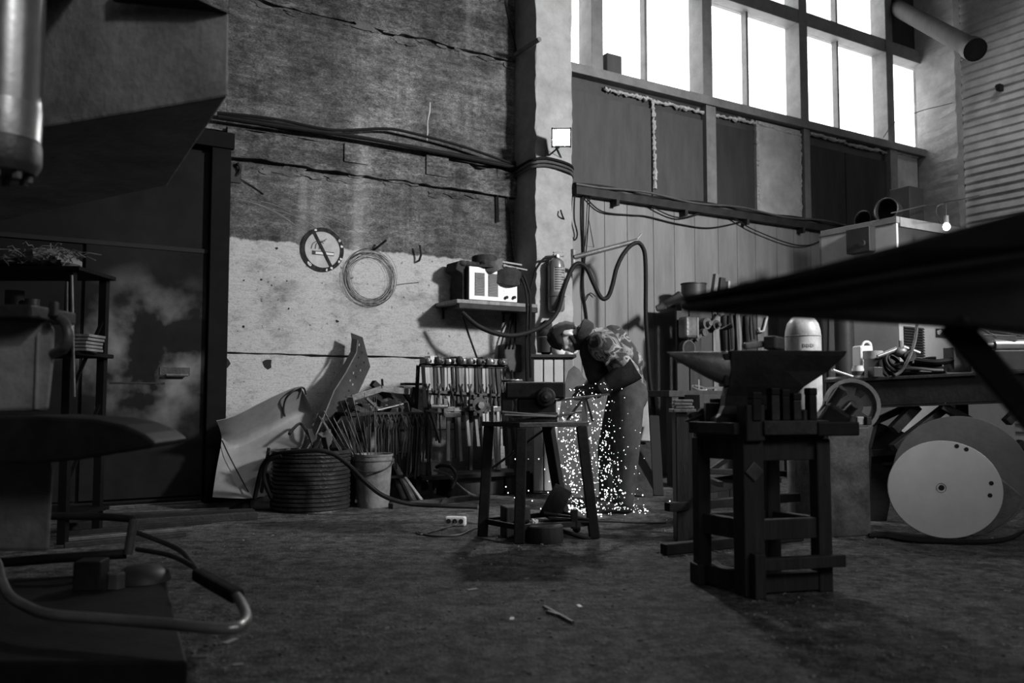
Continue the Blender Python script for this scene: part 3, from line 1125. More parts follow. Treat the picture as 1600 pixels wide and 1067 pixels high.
for pts, lab in (([(815, 435, .36), (821, 452, .4), (824, 480, .43), (822, 540, .4), (823, 600, .3)], 'torch cable dropping over the shelf edge left of the column'),
                 ([(818, 430, .36), (827, 455, .4), (829, 480, .43), (828, 530, .42), (829, 590, .3)], 'second cable dropping from the pouch along the front of the column')):
    q = [wl(*p) for p in pts]
    solo('welder_cable', MB().tube(curve(q, 6), .012, 7), RUBBER, lab, 'cable', smooth=True, loc=q[0])

# far right: exhaust pipe, bulb, wall fitting
p0, p1 = at(1412, 18, 11.2), at(1524, 78, 9.2)
pp = thing('exhaust_pipe', 'fat dark exhaust pipe slanting through the boarded top window to the right', 'pipe', p0)
part(pp, 'tube', MB().cyl(p0 + (p0 - p1) * .25, p1, .105, seg=20), BOARDD, smooth=True)
dd = (p1 - p0).normalized()
part(pp, 'open_end', MB().lathe([(.105, -.14), (.125, -.13), (.125, 0), (.105, 0), (.1, -.1), (0, -.1)], p1, dd, 20), IRON, smooth=True)
p = W(SR - .03, tof(wl(1560, 135, 1.9)), 0)
rr = ray(1562, 137)
k = ((W(SR - .04, 0, 0) - CAM).dot(DW)) / rr.dot(DW)
p = CAM + rr * k
solo('wire_anchor', MB().box(p, (.1, .06, .09), WROT).cyl(p, p - DW * .09, .022, seg=8), IRON, 'small dark wire anchor screwed to the corrugated wall', 'anchor', bev=.005)


# ================================================================== LEFT BACK: SCRAP, BUCKETS, TOOL RACK
def flatbar(pts, w_, h_):
    m_ = MB()
    for i in range(len(pts) - 1):
        m_.bar(pts[i], pts[i + 1], w_, h_)
    return m_


# creased sheet leaning on the wall, its upper edge bent over towards the room
rows_ = [[(338, 657, .50), (365, 650, .52), (405, 630, .52), (440, 613, .50), (466, 604, .46), (474, 612, .40), (484, 632, .34)],
         [(344, 672, .38), (368, 672, .36), (408, 655, .34), (440, 640, .33), (466, 630, .30), (478, 632, .28), (487, 645, .28)],
         [(346, 690, .30), (366, 700, .26), (408, 682, .24), (440, 664, .24), (466, 652, .24), (480, 654, .26), (487, 668, .30)],
         [(338, 735, .46), (372, 742, .52), (410, 728, .48), (440, 712, .46), (460, 702, .46), (474, 694, .46), (482, 692, .46)],
         [(332, 776, .62), (384, 778, .78), (412, 774, .74), (432, 764, .70), (446, 752, .66), (458, 738, .62), (466, 726, .6)]]
lsh = thing('leaning_sheet', 'creased grey sheet of metal with a bent over top leaning beside the gate', 'sheet', wl(390, 776, .5))
cols_ = []
for r_ in rows_:
    cols_.append(curve([wl(*p) for p in r_], 4))
rowsv = [curve([c[j] for c in cols_], 4) for j in range(len(cols_[0]))]
for r_ in rowsv:
    for p in r_:
        p.z = max(p.z, .004)
part(lsh, 'sheet', MB().surf(rowsv, .004), PAINTG, smooth=True)
q = [wl(x, y, t + .012) for x, y, t in ((347, 688, .31), (356, 708, .38), (370, 735, .52), (388, 768, .76))]
part(lsh, 'crease', MB().tube(curve(q, 4), .005, 5), IRON)
q = [wl(x, y, t + .02) for x, y, t in ((445, 650, .26), (443, 640, .32), (447, 622, .46), (462, 608, .50), (474, 606, .44), (478, 616, .40))]
part(lsh, 'curled_edge', MB().tube(curve(q, 5), .008, 6), STEEL_D, smooth=True)
q = [wl(x, y, t) for x, y, t in ((452, 678, .52), (460, 668, .42), (470, 662, .38), (480, 676, .50), (488, 684, .55))]
solo('hooked_bar', MB().tube(curve(q, 4), .012, 6), IRON, 'short hooked bar hanging over the creased leaning sheet', 'hook', loc=q[0])

# bent perforated channel leaning on the wall
poly = [(548, 520), (566, 527), (578, 573), (560, 612), (540, 640), (520, 668), (500, 692), (484, 720), (462, 712), (478, 694), (492, 668), (504, 634), (516, 606), (534, 580), (546, 566), (551, 548)]


def lean(x, y, a=0):
    u = (720 - y) / 200.0
    return wl(x, y, .55 - .40 * u + a)


chn = thing('bent_steel_channel', 'tall bent dark steel channel with rows of holes leaning on the wall', 'channel', lean(475, 720))
part(chn, 'web', MB().prism([lean(x, y) for x, y in poly], NW * .012), IRON, bev=.002)
left = [(551, 530), (549, 550), (532, 582), (514, 610), (502, 640), (488, 674), (470, 704)]
m_ = MB()
m_.surf([[lean(x, y) for x, y in left], [lean(x + 9, y + 1, .10) for x, y in left]], .010)
part(chn, 'flange', m_, STEEL_D)
for k, (x, y) in enumerate([(561, 540), (566, 552), (569, 568), (563, 580), (556, 590), (560, 560), (551, 602), (557, 573), (545, 612), (552, 584), (540, 622), (534, 634), (547, 596), (528, 645)]):
    p = lean(x, y, .0125)
    part(chn, 'slot', MB().prism([p + UP * .016 + DW * .007, p + UP * .016 - DW * .003, p - UP * .016 - DW * .007, p - UP * .016 + DW * .003], NW * .001), PAINTG if k % 3 == 0 else BLACK)

# ribbed drum full of scrap
dc = fl(485, 795)
dr = pxm(dc.y) * 60
dh = .42
dru = thing('ribbed_drum', 'low wide black ribbed drum filled with scrap in front of the leaning channel', 'drum', dc)
prof = [(0, 0), (dr * .97, 0)]
nr = 13
for k in range(nr):
    z = .01 + (dh - .02) * k / nr
    dz = (dh - .02) / nr
    prof += [(dr * .955, z), (dr * (1.0 + .01 * (k % 2)), z + dz * .25), (dr * (1.0 + .01 * (k % 2)), z + dz * .75), (dr * .955, z + dz)]
prof += [(dr * 1.03, dh - .01), (dr * 1.03, dh + .012), (dr * .93, dh + .012), (dr * .92, .06), (0, .06)]
part(dru, 'shell', MB().lathe(prof, dc, UP, 40), mat('drum_rubber', .03, .35, var=.5, scale=9, bump=.3), smooth=True)
part(dru, 'scrap_fill', MB().lathe([(0, dh - .05), (dr * .5, dh - .07), (dr * .92, dh - .1)], dc, UP, 16), RUST, kind='stuff')
for k, (dx, dy, h, tx, ty, w_, l) in enumerate(((-.12, .0, .1, .2, .1, .05, 'short rusty flat offcut sticking out of the ribbed drum on its left'), (.05, .1, .16, -.25, .1, .06, 'dark square offcut standing in the middle of the ribbed drum'), (.16, -.06, .11, -.1, -.2, .045, 'narrow dark offcut at the right edge of the ribbed drum'), (-.02, -.14, .09, .3, 0, .07, 'thick offcut stub at the front of the ribbed drum'))):
    p = dc + V((dx, dy, dh - .12))
    solo('steel_offcut', MB().bar(p, p + V((tx * .4, ty * .4, h + .12)), w_, .012), STEEL_D if k % 2 else RUST, l, 'offcut', bev=.002)
# rag in the drum
rg = at(503, 696, dc.y - .02)
solo('work_rag', MB().ball(rg, (.06, .05, .11), MX.Rotation(.3, 3, 'Y'), 14, 10, lambda p: p * (1 + .18 * math.sin(5 * p.x + 7 * p.z) + .1 * math.sin(13 * p.y))), CLOTHM, 'pale crumpled rag standing in the ribbed drum below the leaning channel', 'rag', smooth=True)
# hose thrown over the drum
q = [at(398, 778, 6.2), at(405, 745, 6.15), at(412, 725, 6.1), at(428, 711, 6.05), at(460, 706, 5.98), at(497, 704, 5.98), at(522, 710, 6.0), at(545, 727, 6.0), at(570, 752, 5.95), at(600, 775, 6.0), at(640, 787, 6.15), at(690, 790, 6.2), at(745, 792, 6.3)]
for p in q:
    p.z = max(p.z, .016)
solo('air_hose', MB().tube(curve(q, 6), .016, 8), RUBBER, 'black hose looping over the ribbed drum and along the floor to the tool rack', 'hose', smooth=True, loc=q[-1])
q = [at(440, 712, 6.0), at(420, 720, 6.02), at(412, 742, 6.05), at(418, 765, 6.1), at(424, 778, 6.2)]
solo('hose_loop', MB().tube(curve(q, 6), .014, 8), RUBBER, 'short loop of hose hanging down the left side of the ribbed drum', 'hose', smooth=True, loc=q[-1])
for (x0, y0, x1, y1, l) in ((405, 790, 420, 700, 'thin rod leaning on the left side of the ribbed drum'), (428, 786, 417, 740, 'stub of dark pipe propped low against the left of the ribbed drum')):
    solo('leaning_rod', MB().cyl(at(x0, y0, 6.35), at(x1, y1, 6.25), .012, seg=6), IRON, l, 'rod')
# old gear motor on the floor
mc = fl(400, 797)
gm = thing('gear_motor', 'small greasy gear motor lying on the floor left of the ribbed drum', 'motor', mc)
part(gm, 'housing', MB().cyl(mc + V((-.02, 0, .05)), mc + V((.12, -.02, .05)), .05, .045, 16), STEEL_M, smooth=True)
part(gm, 'gearbox', MB().box(mc + V((-.06, .02, .075)), (.09, .09, .15), .2), RUST, bev=.012)
part(gm, 'shaft', MB().cyl(mc + V((.11, -.02, .05)), mc + V((.17, -.03, .05)), .015, seg=10), STEEL_L)
part(gm, 'lead', MB().tube(curve([mc + V((-.09, 0, .06)), mc + V((-.16, -.03, .02)), mc + V((-.22, .02, .008)), mc + V((-.26, -.05, .008))], 5), .007, 6), RUBBER)

# bucket with rods
bc = fl(583, 791)
br = pxm(bc.y) * 29
bh = .39
bk = thing('steel_bucket', 'dented grey steel bucket full of thin rods right of the ribbed drum', 'bucket', bc)
part(bk, 'pail', MB().lathe([(0, 0), (br * .82, 0), (br * .84, .012), (br, bh), (br * 1.04, bh + .003), (br * 1.03, bh - .012), (br * .96, bh - .012), (br * .8, .03), (0, .03)], bc, UP, 32), mat('dirty_pail', .2, .6, .2, var=.6, scale=5, bump=.15), smooth=True)
part(bk, 'rim_band', MB().torus(bc + UP * (bh - .045), br * .99, .006, UP, 32, 6), STEEL_M, smooth=True)
for sg_ in (-1, 1):
    part(bk, 'ear', MB().cyl(bc + V((sg_ * br * .99, 0, bh - .05)), bc + V((sg_ * (br + .012), 0, bh - .05)), .02, seg=10), STEEL_M)
part(bk, 'bail_handle', MB().tube([bc + V((math.cos(a) * (br + .01), -abs(math.sin(a)) * (br + .015), bh - .05 - .075 * math.sin(a))) for a in [PI * k / 14 for k in range(15)]], .005, 6), STEEL_D)
for k in range(26):
    a, r_ = rnd.uniform(0, 2 * PI), br * .6 * math.sqrt(rnd.random())
    p = bc + V((math.cos(a) * r_ * .6, math.sin(a) * r_ * .6, .05))
    tip = bc + V((rnd.uniform(-.42, .0) + .5 * math.cos(a) * r_, rnd.uniform(-.08, .08), rnd.uniform(.58, .86)))
    solo('thin_rod', MB().tube([p, tip], rnd.uniform(.002, .0045), 6), (STEEL_M, STEEL_D, STEEL_L, STEEL_M)[k % 4], 'thin metal rod standing among others in the dented grey bucket', 'rod', 'rods in the grey bucket')
b2 = fl(617, 777)
q = MB().lathe([(0, 0), (.10, 0), (.125, .36), (.13, .365), (.118, .355), (.095, .03), (0, .03)], b2, UP, 24)
solo('dark_pail', q, PAINTD, 'dark stained pail tucked behind the right side of the dented grey bucket', 'pail', smooth=True, loc=b2)
# pale sticks leaning on it
for k, (x0, y0, x1, y1, r_, l) in enumerate(((632, 781, 603, 714, .017, 'leftmost pale stick leaning on the dark pail'), (647, 784, 612, 716, .022, 'thick middle pale stick leaning on the dark pail'), (663, 789, 633, 746, .014, 'short pale stick on the right of the sticks at the dark pail'))):
    pa_ = fl(x0, y0)
    D1 = pa_.y + .18
    solo('pale_stick', MB().bar(pa_ + UP * .005, at(x1, y1, D1), r_ * 2, r_ * 1.4, taper=.85), WOODL, l, 'stick', bev=.004)
pa_ = fl(640, 775)
solo('grey_stick', MB().bar(pa_, pa_ + V((.03, .25, .34)), .04, .03), WOODM, 'grey upright stick behind the pale sticks', 'stick', bev=.004)

# the scrap bench between bucket and tool rack
T1 = .75
za = wl(600, 640, T1).z
sa, sb = sof(wl(548, 640, T1)), sof(wl(662, 640, T1))
sbn = thing('scrap_bench', 'low dark steel bench piled with scrap left of the tool rack', 'bench', W((sa + sb) / 2, T1 - .25, 0), WROT)
part(sbn, 'top_frame', wbox(MB(), sa, sb, T1 - .5, T1, za - .05, za - .02), IRON, bev=.004)
for s in (sa + .03, sb - .03):
    for t in (T1 - .04, T1 - .46):
        part(sbn, 'leg', wbox(MB(), s - .02, s + .02, t - .02, t + .02, 0, za - .05), IRON)
part(sbn, 'low_shelf', wbox(MB(), sa, sb, T1 - .5, T1 - .02, .18, .2), IRON)
scr = [((550, 622), (640, 612), .05, .02, STEEL_M, 'long curved strip on top of the scrap pile on the low bench', .25),
       ((582, 598), (612, 625), .055, .05, IRON, 'thick dark square bar end pointing up left out of the scrap pile', .35),
       ((597, 592), (600, 632), .016, .016, IRON, 'thin dark rod standing upright in the scrap pile', .4),
       ((553, 630), (618, 634), .06, .01, STEEL_M, 'broad flat strip lying level across the scrap pile', .2),
       ((588, 641), (634, 630), .045, .008, STEEL_L, 'bright edged sheet strip lying tilted on the scrap pile', .05),
       ((572, 622), (592, 640), .025, .02, STEEL_M, 'short bright ended rod slanting in the front of the scrap pile', .04),
       ((626, 605), (650, 640), .035, .03, IRON, 'dark bar slanting down right beside the tool rack', .3),
       ((612, 618), (630, 640), .03, .02, IRON, 'dark strip behind the tilted bright strip of the scrap pile', .22),
       ((634, 628), (638, 650), .04, .012, STEEL_M, 'short grey plate hanging off the front of the scrap pile', .0),
       ((640, 640), (662, 648), .05, .04, RUST, 'rusty block lying at the right end of the scrap bench', .06),
       ((552, 636), (580, 648), .06, .04, RUST, 'rusty lump at the left end of the scrap bench', .05),
       ((600, 650), (625, 656), .05, .03, IRON, 'dark stub lying in the middle of the scrap bench front', .04),
       ((547, 620), (553, 642), .05, .012, PAINTG, 'pale end plate standing at the left of the scrap pile', .1)]
for (a, b_, w_, h_, m_, l, t) in scr:
    p, q = wl(a[0], a[1], T1 - t), wl(b_[0], b_[1], T1 - t - .03)
    if l.startswith('long curved'):
        mid = (p + q) / 2 + UP * .05
        mm = MB().bar(p, mid, h_, w_).bar(mid, q, h_, w_)
    else:
        mm = MB().bar(p, q, w_, h_)
    solo('scrap_piece', mm, m_, l, 'scrap', bev=.002)
for k in range(16):
    p = W(sa + .06 + (sb - sa - .12) * rnd.random(), T1 - .08 - .34 * rnd.random(), za - .02)
    h = rnd.uniform(.03, .10)
    a = rnd.uniform(0, 3)
    solo('scrap_lump', MB().bar(p + UP * h * .5 - V((.05 * math.cos(a), .05 * math.sin(a), .01)), p + UP * h * .6 + V((.06 * math.cos(a), .06 * math.sin(a), .02)), .05, h), (RUST, IRON, STEEL_M)[k % 3], 'small dark lump of steel in the scrap pile on the low bench', 'scrap', 'lumps in the scrap pile', bev=.004)
# lamp bracket arm behind the scrap pile (flat plate on a crooked stand)
q = [wl(640, 640, .35), wl(645, 620, .35), wl(648, 605, .35)]
solo('small_stake', MB().tube(q, .018, 8).box(wl(645, 600, .35), (.19, .1, .02), WROT), IRON, 'dark stake tool with a flat head standing behind the scrap bench', 'stake', bev=.003)
# tongs hanging from the front of the scrap bench
for k in range(14):
    s = sa + .16 + (sb - sa - .12) * k / 13
    L_ = rnd.uniform(.28, .5)
    z1 = za - .075
    x_ = rnd.uniform(-.03, .03)
    t = T1 + .015 + .012 * (k % 3)
    m_ = MB()
    m_.tube([W(s - .012, t, z1 - L_), W(s - .012 + x_, t, z1 - .08), W(s, t + .004, z1 - .02), W(s + .018, t, z1 + .04)], .007, 6)
    m_.tube([W(s + .014, t, z1 - L_ + .02), W(s + .012 + x_, t, z1 - .08), W(s, t + .010, z1 - .02), W(s - .018, t, z1 + .04)], .007, 6)
    solo('forge_tongs', m_, (IRON, RUST, STEEL_D)[k % 3], ORD[k] + ' pair of forge tongs from the left hanging on the front of the scrap bench', 'tongs', 'tongs along the scrap bench')

# the tool rack
TR = .55
r0, r1 = sof(wl(655, 575, TR)), sof(wl(786, 575, TR))
zt_, zm_, zl_ = wl(720, 572, TR).z, wl(720, 615, TR).z, wl(720, 646, TR).z
rk = thing('tool_rack', 'dark steel tool rack with three rails of hammers left of the column', 'rack', W((r0 + r1) / 2, TR, 0), WROT)
for t in (TR, TR + .05):
    part(rk, 'top_rail', wbox(MB(), r0, r1, t - .006, t + .006, zt_ - .012, zt_ + .012), IRON)
part(rk, 'middle_rail', MB().bar(W(r0 - .02, TR + .09, zm_ + .02), W(r1 + .05, TR + .09, zm_ - .02), .012, .022), STEEL_D)
part(rk, 'lower_rail', wbox(MB(), r0 + .15, r1 + .02, TR + .08, TR + .11, zl_ - .012, zl_ + .012), IRON)
part(rk, 'lower_tray', wbox(MB(), r0 - .1, r1 + .1, TR - .1, TR + .28, .16, .19), IRON)
for s in (r0 + .0, r1 - .0):
    for t, tt in ((TR - .02, TR - .12), (TR + .07, TR + .24)):
        part(rk, 'leg', MB().bar(W(s, t, zt_), W(s, tt, 0), .03, .03), IRON)
nh = 24
for k in range(nh):
    s = r0 + .03 + (r1 - r0 - .06) * k / (nh - 1) + rnd.uniform(-.008, .008)
    L_ = rnd.uniform(.30, .42)
    hw = rnd.uniform(.018, .034)
    hl = rnd.uniform(.09, .14)
    z = zt_ + .012
    lean_ = rnd.uniform(-.02, .02)
    t = TR + .025
    hm = thing('hammer', ORD[k] + ' wooden handled hammer from the left on the top rail of the tool rack', 'hammer', W(s, t, z), WROT, 'hammers on the top rail')
    hdm = MB().bar(W(s, t - hl * .45, z + hw), W(s, t + hl * .55, z + hw), hw * 2, hw * 2)
    if k % 3 == 0:
        hdm.ball(W(s, t + hl * .55, z + hw), hw * 1.1, seg=10, rings=6)
    elif k % 3 == 1:
        hdm.bar(W(s, t + hl * .5, z + hw), W(s, t + hl * .9, z + hw), hw * 1.9, hw * 1.9, taper=.3)
    part(hm, 'head', hdm, (STEEL_M, IRON, STEEL_L, STEEL_D)[k % 4], bev=.004)
    part(hm, 'handle', MB().bar(W(s, t, z + hw), W(s + lean_, t + .03, z - L_), .02 + .012 * rnd.random(), .03, NW, taper=1.15), (WOODM, WOODD, WOODL, WOODM, WOODD)[rnd.randrange(5)], bev=.005)
for k in range(11):
    s = r0 + .2 + (r1 - r0 - .26) * k / 10 + rnd.uniform(-.02, .02)
    L_ = rnd.uniform(.28, .5) if k != 7 else .56
    z = zl_ + .012
    t = TR + .13
    hm = thing('long_hammer', ORD[k] + ' long handled hammer from the left on the lower rail of the tool rack', 'hammer', W(s, t, z), WROT, 'hammers on the lower rail')
    hl = rnd.uniform(.07, .12)
    part(hm, 'head', MB().bar(W(s - hl * .5, t, z + .022), W(s + hl * .5, t, z + .03), .042, .042), (STEEL_M, IRON, STEEL_L)[k % 3], bev=.006)
    part(hm, 'handle', MB().bar(W(s, t, z + .02), W(s + rnd.uniform(-.03, .03), t + .03, z - L_), .03, .024, NW), (WOODL, WOODD, WOODM)[k % 3] if k != 7 else WOODL, bev=.005)
for k in range(9):
    s = r0 + .02 + (r1 - r0) * k / 8 + rnd.uniform(-.02, .02)
    m_ = MB()
    t = TR + .09 + .03 * (k % 2)
    x_ = rnd.uniform(-.02, .02)
    zz, L_ = zm_ + .02, rnd.uniform(.25, .5)
    m_.tube([W(s - .02, t + .02, zz - L_), W(s + x_, t + .022, zz - .08), W(s, t + .02, zz), W(s + .02, t + .02, zz + .06)], .0075, 6)
    m_.tube([W(s + .02, t + .02, zz - L_), W(s + .012 + x_, t + .03, zz - .08), W(s, t + .034, zz), W(s - .02, t + .03, zz + .06)], .0075, 6)
    solo('rack_tongs', m_, (IRON, RUST, STEEL_D)[k % 3], ORD[k] + ' pair of forge tongs from the left on the middle rail of the tool rack', 'tongs', 'tongs on the middle rail')
# things in the middle of the rack
p = wl(745, 633, TR + .2)
c_ = thing('pale_gear', 'pale toothed casting hanging at the right of the rack middle', 'casting', p)
m_ = MB().cyl(p, p + NW * .05, .07, seg=14)
for k in range(9):
    a = 2 * PI * k / 9
    m_.box(p + NW * .025 + DW * .08 * math.cos(a) + UP * .08 * math.sin(a), (.035, .045, .035), WROT)
part(c_, 'wheel', m_, STEEL_D, bev=.004)
part(c_, 'hub', MB().cyl(p + NW * .04, p + NW * .08, .03, seg=12), STEEL_M)
p = wl(672, 655, TR + .26)
solo('set_square', MB().bar(p + UP * .07, p + DW * .09 - UP * .19, .012, .035, NW).bar(p + UP * .07 - DW * .03, p + UP * .05 + DW * .07, .012, .04, NW), STEEL_M, 'grey try square hooked on the left of the rack lower rail', 'square')
p = wl(688, 635, TR + .2)
solo('coupling', MB().cyl(p - DW * .09, p + DW * .06, .022, seg=10).cyl(p - DW * .02 - UP * .05, p - DW * .02 + UP * .07, .018, seg=10), STEEL_M, 'grey pipe fitting lying on the lower rail of the tool rack', 'fitting', smooth=True)
p = wl(702, 650, TR + .2)
solo('angle_piece', wbox(MB(), sof(p) - .05, sof(p) + .10, tof(p), tof(p) + .02, p.z - .01, p.z + .03).add([], []).box(W(sof(p) - .04, tof(p), p.z + .07), (.035, .03, .14), WROT), STEEL_M, 'grey angle iron corner piece lying on the lower rail of the rack', 'angle', bev=.003)
p = wl(687, 744, TR + .3)
solo('pale_can', MB().lathe([(0, 0), (.075, 0), (.09, .10), (.095, .105), (.08, .1), (.06, .02), (0, .02)], W(sof(p), TR + .1, .19), UP, 20), PAINTG, 'pale open can standing on the lower tray of the tool rack', 'can', smooth=True)
for (x0, y0, x1, y1, m_, l) in ((772, 668, 768, 725, WOODL, 'pale tapered paddle handle standing right of the tool rack'), (797, 660, 802, 715, STEEL_M, 'bright thin rod standing behind the work stool')):
    p = wl(x1, y1, .5)
    solo('standing_handle', MB().bar(W(sof(p), .62, .19 if x0 < 780 else .0), wl(x0, y0, .5), .05 if x0 < 780 else .014, .025 if x0 < 780 else .014, NW, taper=.7), m_, l, 'handle', bev=.004)
q = [fl(700, 782) + UP * .012, at(705, 765, 6.6), at(713, 745, 6.65), at(705, 730, 6.7), at(690, 727, 6.75), at(682, 730, 6.8)]
solo('coiled_tube', MB().tube(curve(q, 6), .014, 8), RUBBER, 'dark tube arching up from the floor in front of the tool rack', 'tube', smooth=True, loc=q[0])
q = [at(678, 734, 6.75), at(700, 742, 6.7), at(715, 757, 6.65), at(735, 772, 6.55), fl(760, 781) + UP * .012]
solo('crossing_tube', MB().tube(curve(q, 6), .011, 8), CABLE, 'thinner tube crossing the dark one down to the floor behind the stool', 'tube', smooth=True, loc=q[-1])
p = fl(660, 776)
vs = thing('old_pulley', 'dark old pulley wheel standing on the floor under the tool rack', 'pulley', p)
part(vs, 'wheel', MB().torus(p + UP * .12, .085, .035, V((.3, -1, .1)), 24, 8), RUST, smooth=True)
part(vs, 'hub', MB().cyl(p + V((-.03, .08, .12)), p + V((.02, -.07, .11)), .035, seg=12), IRON)
solo('floor_timber', MB().bar(fl(610, 795) + UP * .02, fl(760, 779) + UP * .02, .06, .04), RUST, 'dark timber lying along the floor in front of the tool rack', 'timber', bev=.005)
solo('wood_sill', wbox(MB(), r1 - .1, r1 + .9, TR + .1, TR + .22, .0, .16), WOODD, 'thick dark timber lying right of the tool rack behind the stool', 'timber', bev=.01)
solo('rack_crate', wbox(MB(), r0 + .2, r0 + .7, TR - .08, TR + .2, .0, .158), WOODD, 'dark wooden crate under the tool rack', 'crate', bev=.008)

# long flat bars on the floor at the left
fb = [(92, 812, 395, 801, .03, .03), (92, 820, 398, 805, .03, .04), (95, 806, 360, 797, .025, .02), (95, 830, 402, 811, .045, .05), (98, 838, 330, 818, .03, .03), (98, 846, 300, 828, .04, .02), (100, 856, 290, 838, .03, .03)]
for k, (x0, y0, x1, y1, w_, h_) in enumerate(fb):
    p, q = fl(x0, y0) + UP * h_ / 2, fl(x1, y1) + UP * h_ / 2
    solo('floor_bar', MB().bar(p, q, w_, h_), (STEEL_D, IRON, STEEL_M)[k % 3], ('rearmost but one', 'middle thick', 'rearmost thin', 'longest thick front', 'second from front', 'broad flat front', 'frontmost short')[k] + ' dark steel bar lying on the floor in front of the gate', 'bar', 'bars on the floor by the gate', bev=.003)

# ================================================================== CENTRE: THE WORK STOOL
ZS = .675
cn = {'near': (815, 4.92), 'left': (764, 5.14), 'right': (908, 5.10), 'back': (856, 5.36)}
feet = {'near': (811, 849), 'left': (754, 837), 'right': (929, 841), 'back': (882, 822)}
top = {k: V(((x - 800) / FPX * d, d, ZS)) for k, (x, d) in cn.items()}
stl = thing('work_stool', 'square iron work stool with four splayed legs in the middle of the floor', 'stool', V((.13, 5.12, 0)))
ctr = sum(top.values(), V()) / 4
tp = MB()
tp.prism([ctr + (top[k] - ctr) * 1.16 - UP * .028 for k in ('near', 'right', 'back', 'left')], (0, 0, .028))
part(stl, 'top_plate', tp, STEEL_D, bev=.004)
for k in cn:
    f = fl(*feet[k])
    part(stl, 'leg', MB().bar(f, top[k] - UP * .028, .062, .062), IRON, bev=.006)


def lerp_leg(k, u):
    return fl(*feet[k]).lerp(top[k], u)


for a, b_ in (('near', 'left'), ('near', 'right'), ('right', 'back'), ('back', 'left')):
    part(stl, 'stretcher', MB().bar(lerp_leg(a, .13), lerp_leg(b_, .13), .02, .03), IRON)
part(stl, 'brace', MB().cyl(lerp_leg('left', .55), lerp_leg('back', .95), .008, seg=6), IRON)
# under and on it
p = fl(805, 838)
solo('timber_block', MB().box(p + UP * .09, (.15, .13, .18), .3), WOODD, 'upright dark wood block on the floor under the near leg of the stool', 'block', bev=.008)
p = fl(850, 846)
solo('wood_log_slice', MB().lathe([(0, 0), (.105, 0), (.11, .01), (.108, .09), (.10, .097), (0, .097)], p, UP, 24), WOODD, 'round dark log slice on the floor under the stool', 'log', smooth=True)
p = fl(862, 830)
solo('wedge_block', MB().bar(p + V((-.02, 0, .085)), p + V((.075, .06, .25)), .12, .10, (0, -1, .2)), CLOTHD, 'tilted dark wedge block propped under the stool by its right leg', 'block', bev=.008)
for (x0, y0, x1, y1, z, r_, l) in ((770, 815, 920, 816, .10, .012, 'dark rod lying across the stretchers under the stool'), (862, 824, 922, 843, .02, .014, 'dark rod slanting on the floor to the right leg of the stool'), (850, 802, 920, 812, .12, .010, 'thin rod lying over the right side under the stool')):
    solo('loose_rod', MB().cyl(at(x0, y0, 5.1), at(x1, y1, 5.05), r_, seg=8), IRON, l, 'rod')
p = at(897, 812, 5.05)
solo('small_hammer', MB().bar(p + V((-.15, .0, .01)), p, .02, .016).bar(p + V((0, 0, -.05)), p + V((0, 0, .06)), .04, .04), IRON, 'small dark hammer lying across the stretcher under the right of the stool', 'hammer', bev=.003)
p = fl(901, 832)
solo('iron_ball', MB().ball(p + UP * .025, .026, seg=12, rings=8), IRON, 'dark iron ball lying on the floor right under the stool', 'ball', smooth=True)
p = fl(836, 822) + UP * .0
solo('crumpled_paper', MB().ball(at(834, 814, 4.98) - UP * 0, (.022, .02, .012), None, 10, 6, lambda q: q * (1 + .4 * math.sin(9 * q.x + 5 * q.y))), WHITE, 'small bright scrap of paper on the round log slice', 'paper')
# heavy tool block on the stool
DB = 5.1
zt0 = ZS
tb = thing('heavy_tool_block', 'heavy dark iron tool block with a round boss standing on the stool', 'tool', V((at(838, 640, DB).x, DB, zt0)))
m1, m2 = pxm(DB), 0
x = lambda px_: at(px_, 620, DB).x
z = lambda py_: at(800, py_, DB).z
RB = .0
part(tb, 'upper_body', MB().box(((x(790) + x(882)) / 2, DB, (z(597) + z(623)) / 2), (x(882) - x(790), .2, z(597) - z(623)), RB), IRON, bev=.012)
part(tb, 'lower_body', MB().box(((x(808) + x(868)) / 2, DB, (z(623) + z(646)) / 2), (x(868) - x(808), .17, z(623) - z(646)), RB), IRON, bev=.01)
part(tb, 'left_jaw', MB().box(((x(783) + x(803)) / 2, DB - .02, (z(612) + z(646)) / 2), (x(803) - x(783), .14, z(612) - z(646)), RB), IRON, bev=.01)
part(tb, 'foot_plate', MB().box(((x(784) + x(870)) / 2, DB, (z(646) + zt0) / 2 + .004), (x(870) - x(784), .2, z(646) - zt0 + .008), RB), RUST, bev=.004)
bp_ = V((x(852), DB - .1, z(620)))
bs = part(tb, 'round_boss', MB().lathe([(0, .055), (.018, .055), (.03, .05), (.034, .03), (.048, .028), (.055, .02), (.055, 0)], bp_, (0, -1, 0), 28), STEEL_D, smooth=True)
part(bs, 'centre_bolt', MB().cyl(bp_ + V((0, -.05, 0)), bp_ + V((0, -.064, 0)), .010, seg=6), STEEL_M)
dq = at(800, 595, 5.2)
dk = thing('round_plate', 'thin round steel plate lying on the left of the tool block', 'plate', dq)
part(dk, 'plate', MB().lathe([(0, -.008), (.06, -.008), (.066, -.002), (.066, .004), (.06, .008), (0, .008)], dq, UP, 28), STEEL_M, smooth=True)
part(dk, 'spindle', MB().cyl(dq, dq + UP * .065, .006, seg=8), IRON)
part(dk, 'stem', MB().cyl(dq, V((dq.x, dq.y, ZS)), .014, seg=8), IRON)
